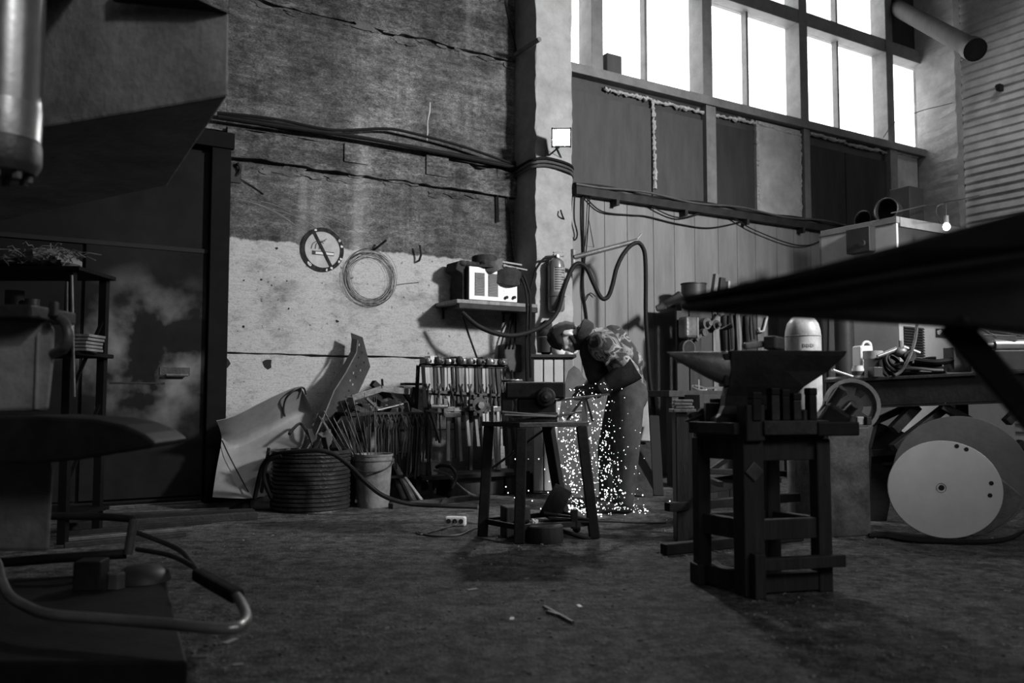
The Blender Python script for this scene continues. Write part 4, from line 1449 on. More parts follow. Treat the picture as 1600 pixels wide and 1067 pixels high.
# flat stock on the stool
for (p, q, w_, h_, m_, l) in ((at(784, 643, 4.95), at(870, 650, 5.0), .012, .008, STEEL_L, 'bright thin tong rein fanned out highest on the stool'), (at(788, 648, 4.94), at(872, 651, 5.0), .012, .008, STEEL_L, 'bright thin tong rein just below its twin on the stool'), (at(868, 651, 5.0), at(912, 642, 5.15), .03, .012, STEEL_D, 'dark curved tong jaw at the right of the stool top')):
    p.z = max(p.z, ZS + h_)
    q.z = max(q.z, ZS + h_)
    solo('tong_rein', MB().bar(p, q, w_, h_), m_, l, 'tongs', bev=.002)
q = V((at(769, 648, 5.08).x, 5.08, ZS))
solo('small_post', MB().box(q + UP * .045, (.016, .016, .09)), STEEL_M, 'short bright square post standing at the left edge of the stool', 'post')
# upright stand for the work and the workpiece
q = V((at(913, 655, 5.12).x, 5.12, ZS))
us = thing('work_rest', 'pointed bright rest standing at the right edge of the stool holding the workpiece', 'rest', q)
tp_ = at(912, 621, 5.12)
part(us, 'blade', MB().prism([q + V((-.018, 0, 0)), q + V((.022, 0, 0)), tp_ + V((.008, 0, 0)), tp_ + V((-.008, 0, 0))], (0, .012, 0)), STEEL_L)
part(us, 'brace', MB().bar(tp_, V((at(886, 650, 5.1).x, 5.1, ZS + .01)), .012, .012), IRON)
part(us, 'side_leg', MB().bar(tp_ + V((.012, 0, 0)), q + V((.05, .0, 0)), .012, .012), IRON)
p0, p1 = at(880, 624, 5.12), at(944, 617, 5.9)
solo('workpiece_bar', MB().bar(at(866, 626, 5.0), at(950, 616, 5.75), .024, .012), STEEL_D, 'dark flat bar being ground, laid over the bright rest', 'bar')

# socket block and its lead
p = fl(712, 822)
sk = thing('extension_socket', 'white three way extension socket lying on the floor left of the stool', 'socket', p, .15)
RS = MX.Rotation(-.15, 3, 'Z')
part(sk, 'body', MB().box(p + UP * .032, (.135, .055, .06), RS), WHITE, bev=.012)
for k in (-1, 0, 1):
    c_ = p + RS @ V((.040 * k, -.0285, .034))
    part(sk, 'socket_well', MB().cyl(c_, c_ + RS @ V((0, -.002, 0)), .0155, seg=16), PAINTD)
q = [p + RS @ V((.0, -.03, .034)), p + RS @ V((-.02, -.07, .01)), fl(660, 836) + UP * .006, fl(652, 832) + UP * .006, fl(672, 838) + UP * .006, fl(715, 838) + UP * .006, fl(745, 826) + UP * .006, fl(800, 812) + UP * .006, fl(1000, 818) + UP * .006, fl(1040, 818) + UP * .006]
solo('socket_lead', MB().tube(curve(q, 8), .006, 6), CABLE, 'thin lead running from the white socket in a loop under the stool and away right', 'cable', smooth=True, loc=q[2])

# ================================================================== THE MAN
DM = 6.25


def mp(x, y, dd=0.0):
    return at(x, y, DM + dd)


def remesh(o, vox, it=6):
    m_ = o.modifiers.new('remesh', 'REMESH')
    m_.mode = 'VOXEL'
    m_.voxel_size = vox
    m_.use_smooth_shade = True
    s_ = o.modifiers.new('smooth', 'SMOOTH')
    s_.iterations = it
    s_.factor = .5
    return o


foot_n = mp(974, 797, -.12)
man = thing('person', 'bearded man in a camouflage jacket bent forward grinding beside the work stool', 'person', V((mp(972, 797).x, DM, 0)))
J = dict(pel=mp(978, 614), waist=mp(968, 580), chest=mp(944, 546), neck=mp(912, 524), hb=mp(902, 528),
         shL=mp(944, 540, -.18), elL=mp(984, 581, -.27), wrL=mp(947, 602, -.24), shR=mp(934, 542, .18), elR=mp(944, 590, .28), wrR=mp(924, 604, .12),
         hipL=mp(980, 622, -.09), knL=mp(979, 700, -.15), anL=mp(974, 780, -.12), hipR=mp(974, 622, .09), knR=mp(953, 702, .08), anR=mp(952, 780, .14))
U = V((-.97, -.05, -.22)).normalized()
Fd = V((.22, -.10, -.97))
Fd = (Fd - U * U.dot(Fd)).normalized()
Sd = U.cross(Fd).normalized()
if Sd.y > 0:
    Sd = -Sd                                     # the side towards the room
HC = mp(885, 526)


def hd_(u, f_, s_):
    return HC + U * u + Fd * f_ + Sd * s_


bd = MB()
for a, b_, r1, r2 in (('pel', 'waist', .12, .11), ('waist', 'chest', .11, .125), ('chest', 'neck', .12, .07), ('neck', 'hb', .062, .058),
                      ('shL', 'elL', .05, .042), ('elL', 'wrL', .042, .03), ('shR', 'elR', .05, .042), ('elR', 'wrR', .042, .03),
                      ('hipL', 'knL', .085, .055), ('knL', 'anL', .055, .04), ('hipR', 'knR', .085, .055), ('knR', 'anR', .055, .04), ('shL', 'shR', .07, .07)):
    capsule(bd, J[a], J[b_], r1, r2, 12)
capsule(bd, J['hb'], HC + U * .02 - Fd * .02, .058, .07)
HR = MX((Sd, Fd, U)).transposed()


def headf(p):
    q = p.copy()
    if p.y > 0:                                      # the face: narrower jaw, flatter front
        q.x *= 1 - .18 * max(0, -p.z)
        q.y *= 1 - .10 * max(0, p.z)
    if p.z < -.3:
        q.y += .10 * max(0, p.y)
    return q


bd.ball(HC, (.076, .096, .118), HR, 24, 18, headf)
capsule(bd, hd_(.02, .092, 0), hd_(-.022, .115, 0), .010, .016)      # nose
capsule(bd, hd_(.03, .085, -.035), hd_(.03, .085, .035), .014, .014)   # brow
capsule(bd, hd_(-.075, .080, -.012), hd_(-.075, .080, .012), .024, .024)   # chin
capsule(bd, hd_(-.05, .094, -.018), hd_(-.05, .094, .018), .010, .010)  # lips
for sg_ in (-1, 1):
    capsule(bd, hd_(.022, -.012, .082 * sg_), hd_(-.010, -.008, .086 * sg_), .017, .016)
    capsule(bd, hd_(-.010, -.008, .084 * sg_), hd_(-.036, .008, .078 * sg_), .014, .010)   # ears
    capsule(bd, hd_(-.015, .062, .045 * sg_), hd_(-.03, .04, .055 * sg_), .02, .02)       # cheeks
    capsule(bd, hd_(.008, .084, .030 * sg_), hd_(.006, .086, .032 * sg_), .011, .011)     # eyelids


def hand(m_, wr, tip, thumb_up, k=1.0):
    d = (tip - wr).normalized()
    side = d.cross(V((0, 0, 1))).normalized()
    dn = d.cross(side).normalized()
    if dn.z > 0:
        dn = -dn
    pa_ = wr + d * .085
    capsule(m_, wr, wr + d * .05, .03 * k, .034 * k)
    for i in range(4):
        o_ = side * (-.033 + .022 * i)
        capsule(m_, wr + d * .03 + o_ * .6, pa_ + o_, .018 * k, .0125 * k)
        L1 = (.040, .046, .043, .034)[i]
        k1 = pa_ + o_ + d * L1 * .75 + dn * L1 * .65
        k2 = k1 + dn * L1 * .62 - d * .012
        k3 = k2 - d * .026 + dn * .006
        capsule(m_, pa_ + o_, k1, .0125 * k, .011 * k)
        capsule(m_, k1, k2, .011 * k, .010 * k)
        capsule(m_, k2, k3, .010 * k, .009 * k)
    t0 = wr + d * .03 + side * (.03 * thumb_up)
    t1 = t0 + d * .04 + side * (.022 * thumb_up) + dn * .025
    capsule(m_, t0, t1, .014 * k, .012 * k)
    capsule(m_, t1, t1 + d * .026 + dn * .018 - side * .012 * thumb_up, .012 * k, .010 * k)


hL, hR = mp(918, 611, -.12), mp(908, 611, .02)
hand(bd, J['wrL'], hL, 1)
hand(bd, J['wrR'], hR, -1)
body = remesh(part(man, 'body', bd, SKIN, smooth=True, label='face and ear seen from the side, head bent down'), .0085, 3)
# hair and beard
hm_ = MB()
hm_.ball(HC - Fd * .004 + U * .006, (.078, .098, .120), HR, 28, 20, lambda p: headf(p) * (1.11 + .05 * math.sin(23 * p.x + 5 * p.z) * math.sin(19 * p.y + 11 * p.z)) if (p.z > .12 + .25 * p.y or (p.y < -.30 and p.z > -.62)) and not (abs(p.x) > .86 and p.y > -.2 and p.z < .16) else headf(p) * .86)
part(man, 'hair', hm_, HAIR, smooth=True)
bm_ = MB()
for k in range(13):
    a = -1.4 + 2.8 * k / 12
    q0 = hd_(-.074 + .035 * (1 - math.cos(a)), .088 * math.cos(a) + .006, .068 * math.sin(a))
    q1 = hd_(-.050 + .035 * (1 - math.cos(a)), .092 * math.cos(a) + .004, .070 * math.sin(a))
    capsule(bm_, q0, q1, .026 - .006 * abs(a), .018)
capsule(bm_, hd_(-.040, .104, -.022), hd_(-.040, .104, .022), .010, .010)
remesh(part(man, 'beard', bm_, HAIR, smooth=True), .006, 2)
for sg_ in (-1, 1):
    part(man, 'eye', MB().ball(hd_(.006, .090, .030 * sg_), .010, seg=10, rings=8), WHITE, smooth=True)
# jacket
jk = MB()
for a, b_, r1, r2 in (('waist', 'chest', .150, .165), ('chest', 'neck', .155, .085), ('shL', 'shR', .115, .115), ('shL', 'elL', .088, .070), ('elL', 'wrL', .070, .052), ('shR', 'elR', .088, .070), ('elR', 'wrR', .070, .052)):
    capsule(jk, J[a], J[b_], r1, r2, 14)
capsule(jk, J['waist'], mp(977, 598), .150, .145, 14)
capsule(jk, mp(958, 528, -.06), mp(984, 566, -.05), .10, .10)
capsule(jk, mp(946, 566, -.02), mp(938, 580, -.02), .10, .08)
for k in range(14):                                     # folds
    u = rnd.random() * .7
    p = J['shL'].lerp(J['elL'], u) + V((rnd.uniform(-.05, .05), -.05, rnd.uniform(-.03, .05)))
    capsule(jk, p, p + V((rnd.uniform(-.06, .06), 0, rnd.uniform(-.07, .02))), .026, .014)
remesh(part(man, 'jacket', jk, CAMO, smooth=True), .012, 4)
cl = MB()
ax_ = (J['hb'] - J['chest']).normalized()
cl.lathe([(.080, -.035), (.100, -.02), (.108, .02), (.104, .055), (.088, .06), (.082, .03), (.078, -.03)], J['neck'] + V((.012, 0, .006)), ax_, 22)
part(man, 'collar', cl, CLOTHD, smooth=True)
# dark vest front and sleeve guards
vs_ = MB()
capsule(vs_, mp(926, 548, -.06), mp(934, 585, -.08), .10, .09)
capsule(vs_, mp(926, 548, .06), mp(934, 585, .08), .10, .09)
remesh(part(man, 'apron_bib', vs_, CLOTHD, smooth=True), .012, 4)
for nm, e_, w__ in (('L', 'elL', 'wrL'), ('R', 'elR', 'wrR')):
    sl = MB()
    p, q = J[e_], J[w__]
    dd = (q - p).normalized()
    part(man, 'sleeve_guard', sl.lathe([(.080, -.05), (.082, 0), (.076, .1), (.062, (q - p).length - .02), (.05, (q - p).length - .02), (.06, .05), (.06, -.05)], p, dd, 18), CLOTHD, smooth=True)
    part(man, 'glove_cuff', MB().lathe([(.052, -.08), (.066, -.075), (.058, .0), (.046, .05), (.04, .05)], q, dd, 18), CLOTHM, smooth=True)
gl_ = MB()
hand(gl_, J['wrL'], hL, 1, 1.22)
remesh(part(man, 'glove', gl_, CLOTHD, smooth=True), .007, 2)
gl_ = MB()
hand(gl_, J['wrR'], hR, -1, 1.22)
remesh(part(man, 'glove', gl_, CLOTHD, smooth=True), .007, 2)
# trousers
tr_ = MB()
for a, b_, r1, r2 in (('hipL', 'knL', .125, .095), ('knL', 'anL', .095, .075), ('hipR', 'knR', .120, .092), ('knR', 'anR', .092, .075)):
    capsule(tr_, J[a], J[b_], r1, r2, 14)
capsule(tr_, mp(984, 618, -.05), mp(982, 618, .06), .135, .13, 14)
capsule(tr_, mp(974, 598, -.03), mp(974, 598, .03), .135, .13, 14)
for kn, an in (('knL', 'anL'), ('knR', 'anR')):
    for k in range(5):
        p = J[kn].lerp(J[an], .55 + .1 * k) + V((rnd.uniform(-.05, .03), -.05, 0))
        capsule(tr_, p, p + V((rnd.uniform(.03, .08), .0, rnd.uniform(-.03, .02))), .024, .014)
remesh(part(man, 'trousers', tr_, TROUS, smooth=True), .013, 5)
for an, dx in (('anL', 0), ('anR', 0)):
    bt = MB()
    p = J[an].copy()
    toe = V((p.x - .20, p.y - .03, .045))
    capsule(bt, V((p.x + .03, p.y, .05)), toe, .05, .042)
    capsule(bt, V((p.x, p.y, .12)), V((p.x + .005, p.y, .05)), .052, .052)
    capsule(bt, V((p.x + .02, p.y, .028)), V((toe.x - .01, toe.y, .028)), .028, .026)
    remesh(part(man, 'boot', bt, CLOTHD, smooth=True), .009, 3)
# the grinder in his hands
g0, g1 = mp(904, 610, -.06), mp(938, 600, -.10)
gr = thing('angle_grinder', 'dark angle grinder held in both gloves over the workpiece', 'grinder', g0)
gd = (g1 - g0).normalized()
part(gr, 'motor_body', MB().lathe([(0, -.02), (.026, -.015), (.032, .02), (.030, .09), (.026, .14), (.028, .2), (0, .205)], g0, gd, 16), PAINTD, smooth=True)
gdn = V((.25, -.55, -.8)).normalized()
part(gr, 'gear_head', MB().cyl(g0 - gdn * .02, g0 + gdn * .035, .03, .026, 14), STEEL_M, smooth=True)
part(gr, 'disc', MB().lathe([(0, .040), (.062, .040), (.062, .043), (0, .043)], g0, gdn, 26), STEEL_D)
part(gr, 'guard', MB().surf([[g0 + gdn * (.03 + .02 * i) + (gd * math.cos(a) + gd.cross(gdn) * math.sin(a)) * .068 for a in [-1.3 + 2.6 * k / 12 for k in range(13)]] for i in range(2)], .003), STEEL_M)

# grinding sparks
sp = MB()
ICO = [V(p).normalized() for p in ((0, 0, 1), (1, 0, 0), (0, 1, 0), (-1, 0, 0), (0, -1, 0), (0, 0, -1))]
ICF = [(0, 1, 2), (0, 2, 3), (0, 3, 4), (0, 4, 1), (5, 2, 1), (5, 3, 2), (5, 4, 3), (5, 1, 4)]


def spark(p, r, st=1.0, sx=1.0):
    sp.add([p + V((q.x * r * sx, q.y * r, q.z * r * st)) for q in ICO], ICF)


rs_ = random.Random(11)
for k in range(760):
    u = rs_.random() ** .8
    y = 640 + 158 * u
    a = rs_.random()
    if a < .42:
        x_ = rs_.gauss(890 + 8 * u, 9 + 5 * u)
    elif a < .86:
        x_ = rs_.gauss(938 + 12 * u, 12 + 10 * u)
    else:
        x_ = rs_.gauss(930, 36)
    if rs_.random() < .1:
        y = rs_.uniform(598, 650)
        x_ = rs_.gauss(915, 24)
    p = at(x_, y, DM - .45 + rs_.uniform(-.2, .12))
    if p.z < .012:
        continue
    spark(p, rs_.choice((.0013, .0018, .0024, .003, .0042)) * (1.0 if a < .86 else .8), rs_.uniform(1, 1.6))
for k in range(260):
    x_ = rs_.gauss(932, 26) if rs_.random() < .75 else rs_.uniform(868, 1010)
    p = fl(x_, rs_.gauss(797, 4.5))
    spark(V((p.x, p.y, .006 + .02 * rs_.random() ** 3)), rs_.choice((.0016, .0022, .003, .0042)), 1, 1.8)
for k in range(14):
    spark(at(rs_.uniform(780, 860), rs_.uniform(700, 800), 5.9), .004, 1.2)
solo('grinding_sparks', sp, SPARKM, 'shower of bright grinding sparks falling from the grinder to the floor', 'sparks', kind='stuff', loc=fl(930, 797))

# grey screen sheet behind the sparks
DS_ = 6.9
poly = [(868, 778), (958, 776), (952, 640), (940, 605), (913, 590), (906, 577), (897, 571), (888, 580), (880, 610), (872, 660)]
solo('spark_screen', MB().prism([at(x_, y, DS_ + .12 * (778 - y) / 200) for x_, y in poly], (0, .012, 0)), mat('screen_steel', .12, .6, .1, var=.5, scale=4, bump=.1), 'grey sheet screen with a pointed top standing behind the sparks', 'screen', bev=.003)
# narrow white board fronted cabinet at the column foot
DC_ = 7.35
cx0, cx1 = at(833, 600, DC_).x, at(897, 600, DC_).x
ztop = at(860, 556, DC_).z
wcab = thing('narrow_cabinet', 'narrow white cabinet with vertical boards standing at the foot of the column', 'cabinet', V(((cx0 + cx1) / 2, DC_ + .12, 0)))
part(wcab, 'carcass', MB().box(((cx0 + cx1) / 2, DC_ + .14, ztop / 2), (cx1 - cx0, .24, ztop - .02)), PAINTG, bev=.004)
for k in range(4):
    wx = (cx1 - cx0) / 4
    part(wcab, 'front_board', MB().box((cx0 + wx * (k + .5), DC_ + .012, ztop / 2), (wx - .012, .022, ztop - .06)), PAINTW if k != 3 else PAINTG, bev=.004)
part(wcab, 'top', MB().box(((cx0 + cx1) / 2, DC_ + .12, ztop), (cx1 - cx0 + .04, .30, .025)), PAINTD, bev=.003)
for k, (x_, w_) in enumerate(((873, .13), (889, .09))):
    p = V((at(x_, 550, DC_ + .03).x, DC_ + .03, ztop + .0125))
    c_ = thing('white_pot', ('wide white pot on the narrow white cabinet under the man\'s head', 'small white pot right of the wide one on the narrow cabinet')[k], 'pot', p)
    part(c_, 'bowl', MB().lathe([(0, 0), (w_ * .38, 0), (w_ * .5, .02), (w_ * .5, .075), (w_ * .44, .075), (w_ * .4, .02), (0, .02)], p, UP, 18), WHITE, smooth=True)
    part(c_, 'handle', MB().torus(p + V((w_ * .55, 0, .035)), .02, .005, (0, 1, 0), 12, 5), WHITE)
p = V((at(853, 552, DC_ + .1).x, DC_ + .1, ztop + .0125))
hl = thing('face_shield', 'black domed helmet with face shield on the left of the narrow white cabinet', 'helmet', p)
part(hl, 'dome', MB().ball(p + UP * .11, (.075, .085, .115), None, 18, 12), RUBBER, smooth=True)
part(hl, 'visor', MB().lathe([(.08, .02), (.085, .02), (.088, .15), (.08, .155)], p + V((.008, -.01, 0)), UP, 18), PAINTD, smooth=True)
p = W(SCOL0 + .2, .5, 0)
solo('hung_clothes', MB().ball(wl(855, 530, .42) + UP * .05, (.07, .06, .12), None, 14, 10, lambda q: q * (1 + .15 * math.sin(9 * q.z))), CLOTHD, 'dark cloth bundle hung on the column behind the helmet', 'cloth', smooth=True)
solo('cloth_peg', MB().bar(wl(855, 505, .36), wl(855, 508, .44), .02, .02).bar(wl(851, 503, .37), wl(851, 560, .39), .02, .012), STEEL_M, 'grey upright bracket screwed on the column above the narrow cabinet', 'bracket')
# dark cable tangle at the wall left of the cabinet
ct = thing('wall_meter', 'dark meter box with cables on the wall just left of the column', 'box', wl(798, 560, .05))
part(ct, 'case', MB().box(wl(797, 560, .06), (.2, .12, .26), WROT), PAINTD, bev=.01)
for k in range(3):
    part(ct, 'cable', MB().tube(curve([wl(790 + 6 * k, 545, .13), wl(793 + 6 * k, 520, .10), wl(800 + 3 * k, 490, .03)], 5), .009, 6), RUBBER)
# boards leaning behind the man
solo('dark_board', MB().bar(at(1000, 776, 7.15) * 1, at(1003, 688, 7.9), .21, .02, (0, -1, .2)), CLOTHD, 'dark wide board leaning behind the man on his right', 'board', bev=.003)
solo('narrow_plank', MB().bar(fl(1029, 775), at(1022, 650, 7.7), .085, .025, (0, -1, .2)), BLACK, 'narrow dark plank leaning right of the dark wide board', 'plank', bev=.003)
solo('pale_sack', MB().bar(at(1005, 690, 7.8), at(1004, 610, 7.95), .12, .05, (0, -1, 0), taper=.7), PAINTG, 'pale tall strip hanging behind the man by the hose', 'strip', bev=.01)

# ================================================================== THE ANVIL AND ITS STAND
fN, fL, fR = fl(1172, 929), fl(1098, 911), fl(1285, 922)
fB = fL + fR - fN
ang = math.atan2(fR.y - fN.y, fR.x - fN.x)
DA = fN.y
ZT = at(1180, 664, DA).z                                 # stand top
stand = thing('anvil_stand', 'dark timber and steel stand with four square legs carrying the anvil', 'stand', (fN + fL + fR + fB) / 4 * 1.0, ang)
for f, w_ in ((fN, .095), (fL, .062), (fR, .066), (fB, .066)):
    part(stand, 'leg', MB().box(f + UP * (ZT - .06) / 2, (w_, w_, ZT - .06), ang), WOODD, bev=.006)
part(stand, 'foot_block', MB().box(fL + UP * .045, (.085, .085, .09), ang), WOODD, bev=.006)


def rail(a, b_, z, h_, w_, off=V((0, 0, 0))):
    return MB().bar(a + UP * z + off, b_ + UP * z + off, w_, h_)


for a, b_, n_ in ((fL, fN, 'side'), (fN, fR, 'front'), (fR, fB, 'side'), (fB, fL, 'back')):
    part(stand, 'apron_rail', rail(a, b_, ZT - .10, .10, .03), WOODD, bev=.004)
    part(stand, 'middle_rail', rail(a, b_, .265, .085, .04), WOODD, bev=.004)
part(stand, 'low_rail', rail(fL, fN, .05, .08, .05), WOODD, bev=.004)
part(stand, 'low_rail', rail(fN, fR, .045, .075, .05), WOODD, bev=.004)
e = (fR - fN).normalized()
out = V((e.y, -e.x, 0))
part(stand, 'step_board', rail(fN, fR + e * .06, .135, .05, .04, out * .065 + e * .0), WOODD, bev=.004)
part(stand, 'step_board_end', MB().box(fN + out * .065 + UP * .09, (.05, .05, .18), ang), WOODD, bev=.004)
cT = (fN + fL + fR + fB) / 4
part(stand, 'shelf_board', MB().prism([cT + (p - cT) * .95 + UP * .225 for p in (fN, fR, fB, fL)], (0, 0, .02)), WOODD)
part(stand, 'nut_plate', MB().box(fN + out * .05 + UP * at(1180, 735, DA).z, (.06, .012, .06), MX.Rotation(ang, 3, 'Z') @ MX.Rotation(.75, 3, 'Y')), STEEL_M, bev=.003)
# top: two edge beams, a centre block
z0 = ZT - .015
ext = e * .03
part(stand, 'top_board', MB().prism([cT + (p - cT) * 1.10 + UP * (ZT - .06) for p in (fN, fR, fB, fL)], (0, 0, .045)), WOODD, bev=.006)
part(stand, 'edge_beam', MB().bar(fN + out * .06 + e * .03 + UP * (ZT - .01), fR + out * .05 + e * .0 + UP * (ZT - .01), .05, .06), RUST, bev=.005)
part(stand, 'edge_beam', MB().bar(fN + out * .02 - e * .05 + UP * (ZT - .015), fL + out * .02 - e * .05 + UP * (ZT - .015), .05, .05), RUST, bev=.005)
part(stand, 'corner_block', MB().box(fN + out * .03 + UP * (ZT + .01), (.085, .085, .15), ang), WOODD, bev=.006)
# anvil
DV = cT.y - .02
xa = lambda px_: at(px_, 600, DV).x
za_ = lambda py_: at(800, py_, DV).z
base_z = ZT - .015
anv = thing('anvil', 'double ended blacksmith anvil with a long horn standing on the timber stand', 'anvil', V((xa(1180), DV, base_z)))
prof = [(1137, 549), (1323, 555), (1318, 561), (1290, 582), (1243, 612), (1238, 622), (1240, 640), (1250, 655), (1250, 662), (1112, 662), (1112, 655), (1124, 640), (1128, 624), (1122, 606), (1130, 600)]
poly = [V((xa(x_), DV - .055, max(za_(y_), base_z))) for x_, y_ in prof]
av = MB()
# face, body, waist and foot as a loft of sections from the face down
sec = [(548.5, 1137, 1322, .058), (556, 1137, 1318, .058), (580, 1137, 1292, .056), (604, 1134, 1252, .052), (618, 1130, 1238, .045), (634, 1128, 1236, .045), (646, 1120, 1243, .06), (652, 1112, 1250, .085), (663, 1110, 1252, .09)]
rings = []
for y_, x0, x1, hw in sec:
    zz = max(za_(y_), base_z)
    a, b_ = xa(x0), xa(x1)
    k = .42 if y_ < 600 else .85                         # the heel narrows
    rings.append([V((a, DV - hw, zz)), V((a + (b_ - a) * .55, DV - hw, zz)), V((b_, DV - hw * k, zz)), V((b_, DV + hw * k, zz)), V((a + (b_ - a) * .55, DV + hw, zz)), V((a, DV + hw, zz)), V((a, DV - hw, zz))])
rings[-1] = [V((p.x, p.y, base_z)) for p in rings[-1]]
av.surf(rings)
av.add(rings[0][:6], [(0, 1, 2, 3, 4, 5)])
av.add(rings[-1][:6], [(5, 4, 3, 2, 1, 0)])
part(anv, 'body', av, IRON, bev=.004)
hn = MB()
hr = []
for i in range(15):
    u = i / 14
    x_ = 1138 - 95 * u
    top_ = za_(548.5 + 1.2 * u)
    bot_ = za_(604 - 50.5 * u ** 1.25) if u < 1 else top_ - .006
    rz, ry = (top_ - bot_) / 2, max(.055 * (1 - u ** 1.6), .004)
    hr.append([V((xa(x_), DV + ry * math.cos(a), (top_ + bot_) / 2 + rz * (abs(math.sin(a)) ** .8) * (1 if math.sin(a) > 0 else -1))) for a in [2 * PI * k / 20 for k in range(21)]])
hn.surf(hr)
part(anv, 'horn', hn, mat('horn_steel', .22, .42, .5, var=.5, scale=5, bump=.2), smooth=True)
part(anv, 'step_block', MB().box((xa(1133), DV, (za_(553) + za_(604)) / 2), (.035, .10, za_(553) - za_(604))), IRON, bev=.006)
# hammer lying on the anvil
h0 = V((xa(1160), DV - .03, za_(548) + .018))
h1 = V((xa(1210), DV + .02, za_(548) + .034))
ham = thing('forge_hammer', 'short handled forge hammer lying on the face of the anvil', 'hammer', h0)
part(ham, 'handle', MB().bar(h0 + V((0, 0, .0)), h1 - V((.02, 0, 0)), .034, .030), WOODL, bev=.01)
part(ham, 'head', MB().bar(h1 + V((-.03, -.06, .0)), h1 + V((.045, .05, .0)), .055, .058), STEEL_M, bev=.008)
solo('holdfast', MB().tube([V((xa(1133), DV + .02, za_(552))), V((xa(1131), DV + .02, za_(515))), V((xa(1146), DV + .02, za_(508)))], .012, 8), IRON, 'bent dark hold down rod standing up behind the anvil horn', 'rod')
# stake tools in the rack along the stand edge
tl = [(1172, 612, 1172, 662, .045, 'tall square stake tool standing first in the row right of the anvil waist'), (1203, 606, 1203, 662, .042, 'wide dark stake tool standing second from the anvil waist'), (1221, 608, 1221, 662, .038, 'slim stake tool standing third in the row by the anvil'), (1240, 614, 1240, 664, .04, 'round topped stake tool standing fourth in the row by the anvil'), (1267, 606, 1267, 664, .04, 'lone tall stake tool standing out against the pale cylinder')]
ZE = ZT + .02
for k, (x0, y0, x1, y1, w_, l) in enumerate(tl):
    b_ = V((at(x1, y1, DA + .02).x, fN.y + (fR.y - fN.y) * max(0, (x1 - 1172) / 113.0) - .055, ZE))
    t_ = at(x0, y0, b_.y)
    o = thing('stake_tool', l, 'tool', b_, ang)
    part(o, 'shank', MB().bar(b_, V((b_.x, b_.y, t_.z - .03)), w_, w_ * .9, (math.cos(ang), math.sin(ang), 0)), (IRON, RUST, IRON, STEEL_D, IRON)[k], bev=.004)
    part(o, 'striking_head', MB().bar(V((b_.x, b_.y, t_.z - .032)), V((b_.x, b_.y, t_.z)), w_ * 1.1, w_, (math.cos(ang), math.sin(ang), 0)), IRON, bev=.006)
b_ = V((at(1190, 660, DA).x, DA - .03, ZE))
for k, (x_, y_, w_, h_, l) in enumerate(((1190, 650, .05, .05, 'small dark block between the first two stake tools'), (1230, 655, .06, .03, 'low dark offcut between the third and fourth stake tools'), (1252, 648, .05, .05, 'dark angular offcut beside the fourth stake tool'), (1228, 640, .03, .07, 'thin dark plate standing behind the third stake tool'))):
    p = V((at(x_, y_, DA + .02).x, DA + .02 + .06 * (k % 2), ZE + h_ / 2 - .005))
    solo('steel_stub', MB().box(p, (w_, .05, h_), ang + .3 * k), IRON if k % 2 else RUST, l, 'offcut', bev=.004)
# socket tools sticking out at the right end of the stand
for k, (x0, y0, x1, y1, l) in enumerate(((1288, 648, 1316, 606, 'bright ended pipe tool slanting up at the right end of the anvil stand'), (1314, 655, 1336, 632, 'lower pipe tool with a bright side beyond the slanting one'))):
    p, q = at(x0, y0, DA + .12), at(x1, y1, DA + .05)
    o = thing('pipe_tool', l, 'tool', p)
    part(o, 'shaft', MB().cyl(p, q, .020, seg=12), STEEL_M, smooth=True)
    part(o, 'collar', MB().cyl(p - (q - p) * .1, p + (q - p) * .35, .03, seg=12), IRON, smooth=True)
p = at(1300, 655, DA + .1)
solo('swage_tool', MB().box(p, (.12, .09, .11), MX.Rotation(.6, 3, 'Y')), IRON, 'dark bulky tool head at the right end of the anvil stand', 'tool', bev=.02)
p = at(1300, 662, DA + .06)
solo('end_bracket', MB().box(p - UP * .02, (.20, .1, .06), ang), IRON, 'dark iron bracket on the right end of the anvil stand top', 'bracket', bev=.006)
# cloths and offcuts at the left of the stand top
p = at(1088, 652, 3.95)
solo('leather_glove', MB().ball(p, (.055, .05, .034), MX.Rotation(-.4, 3, 'Y'), 12, 9, lambda q: q * (1 + .25 * math.sin(6 * q.x + 3) + .12 * math.sin(11 * q.z))), CLOTHM, 'grey crumpled leather glove at the left end of the anvil stand top', 'glove', smooth=True)
for k, (x_, y_, w_, h_, l) in enumerate(((1112, 645, .06, .09, 'dark upright offcut left of the anvil foot'), (1124, 640, .07, .10, 'wide pale edged offcut just left of the anvil foot'), (1100, 660, .07, .03, 'thin dark offcut lying flat at the left of the stand top'))):
    solo('edge_offcut', MB().box(at(x_, y_, 3.86 + .05 * k), (w_, .05, h_), .4 * k), (IRON, RUST, STEEL_D)[k], l, 'offcut', bev=.005)

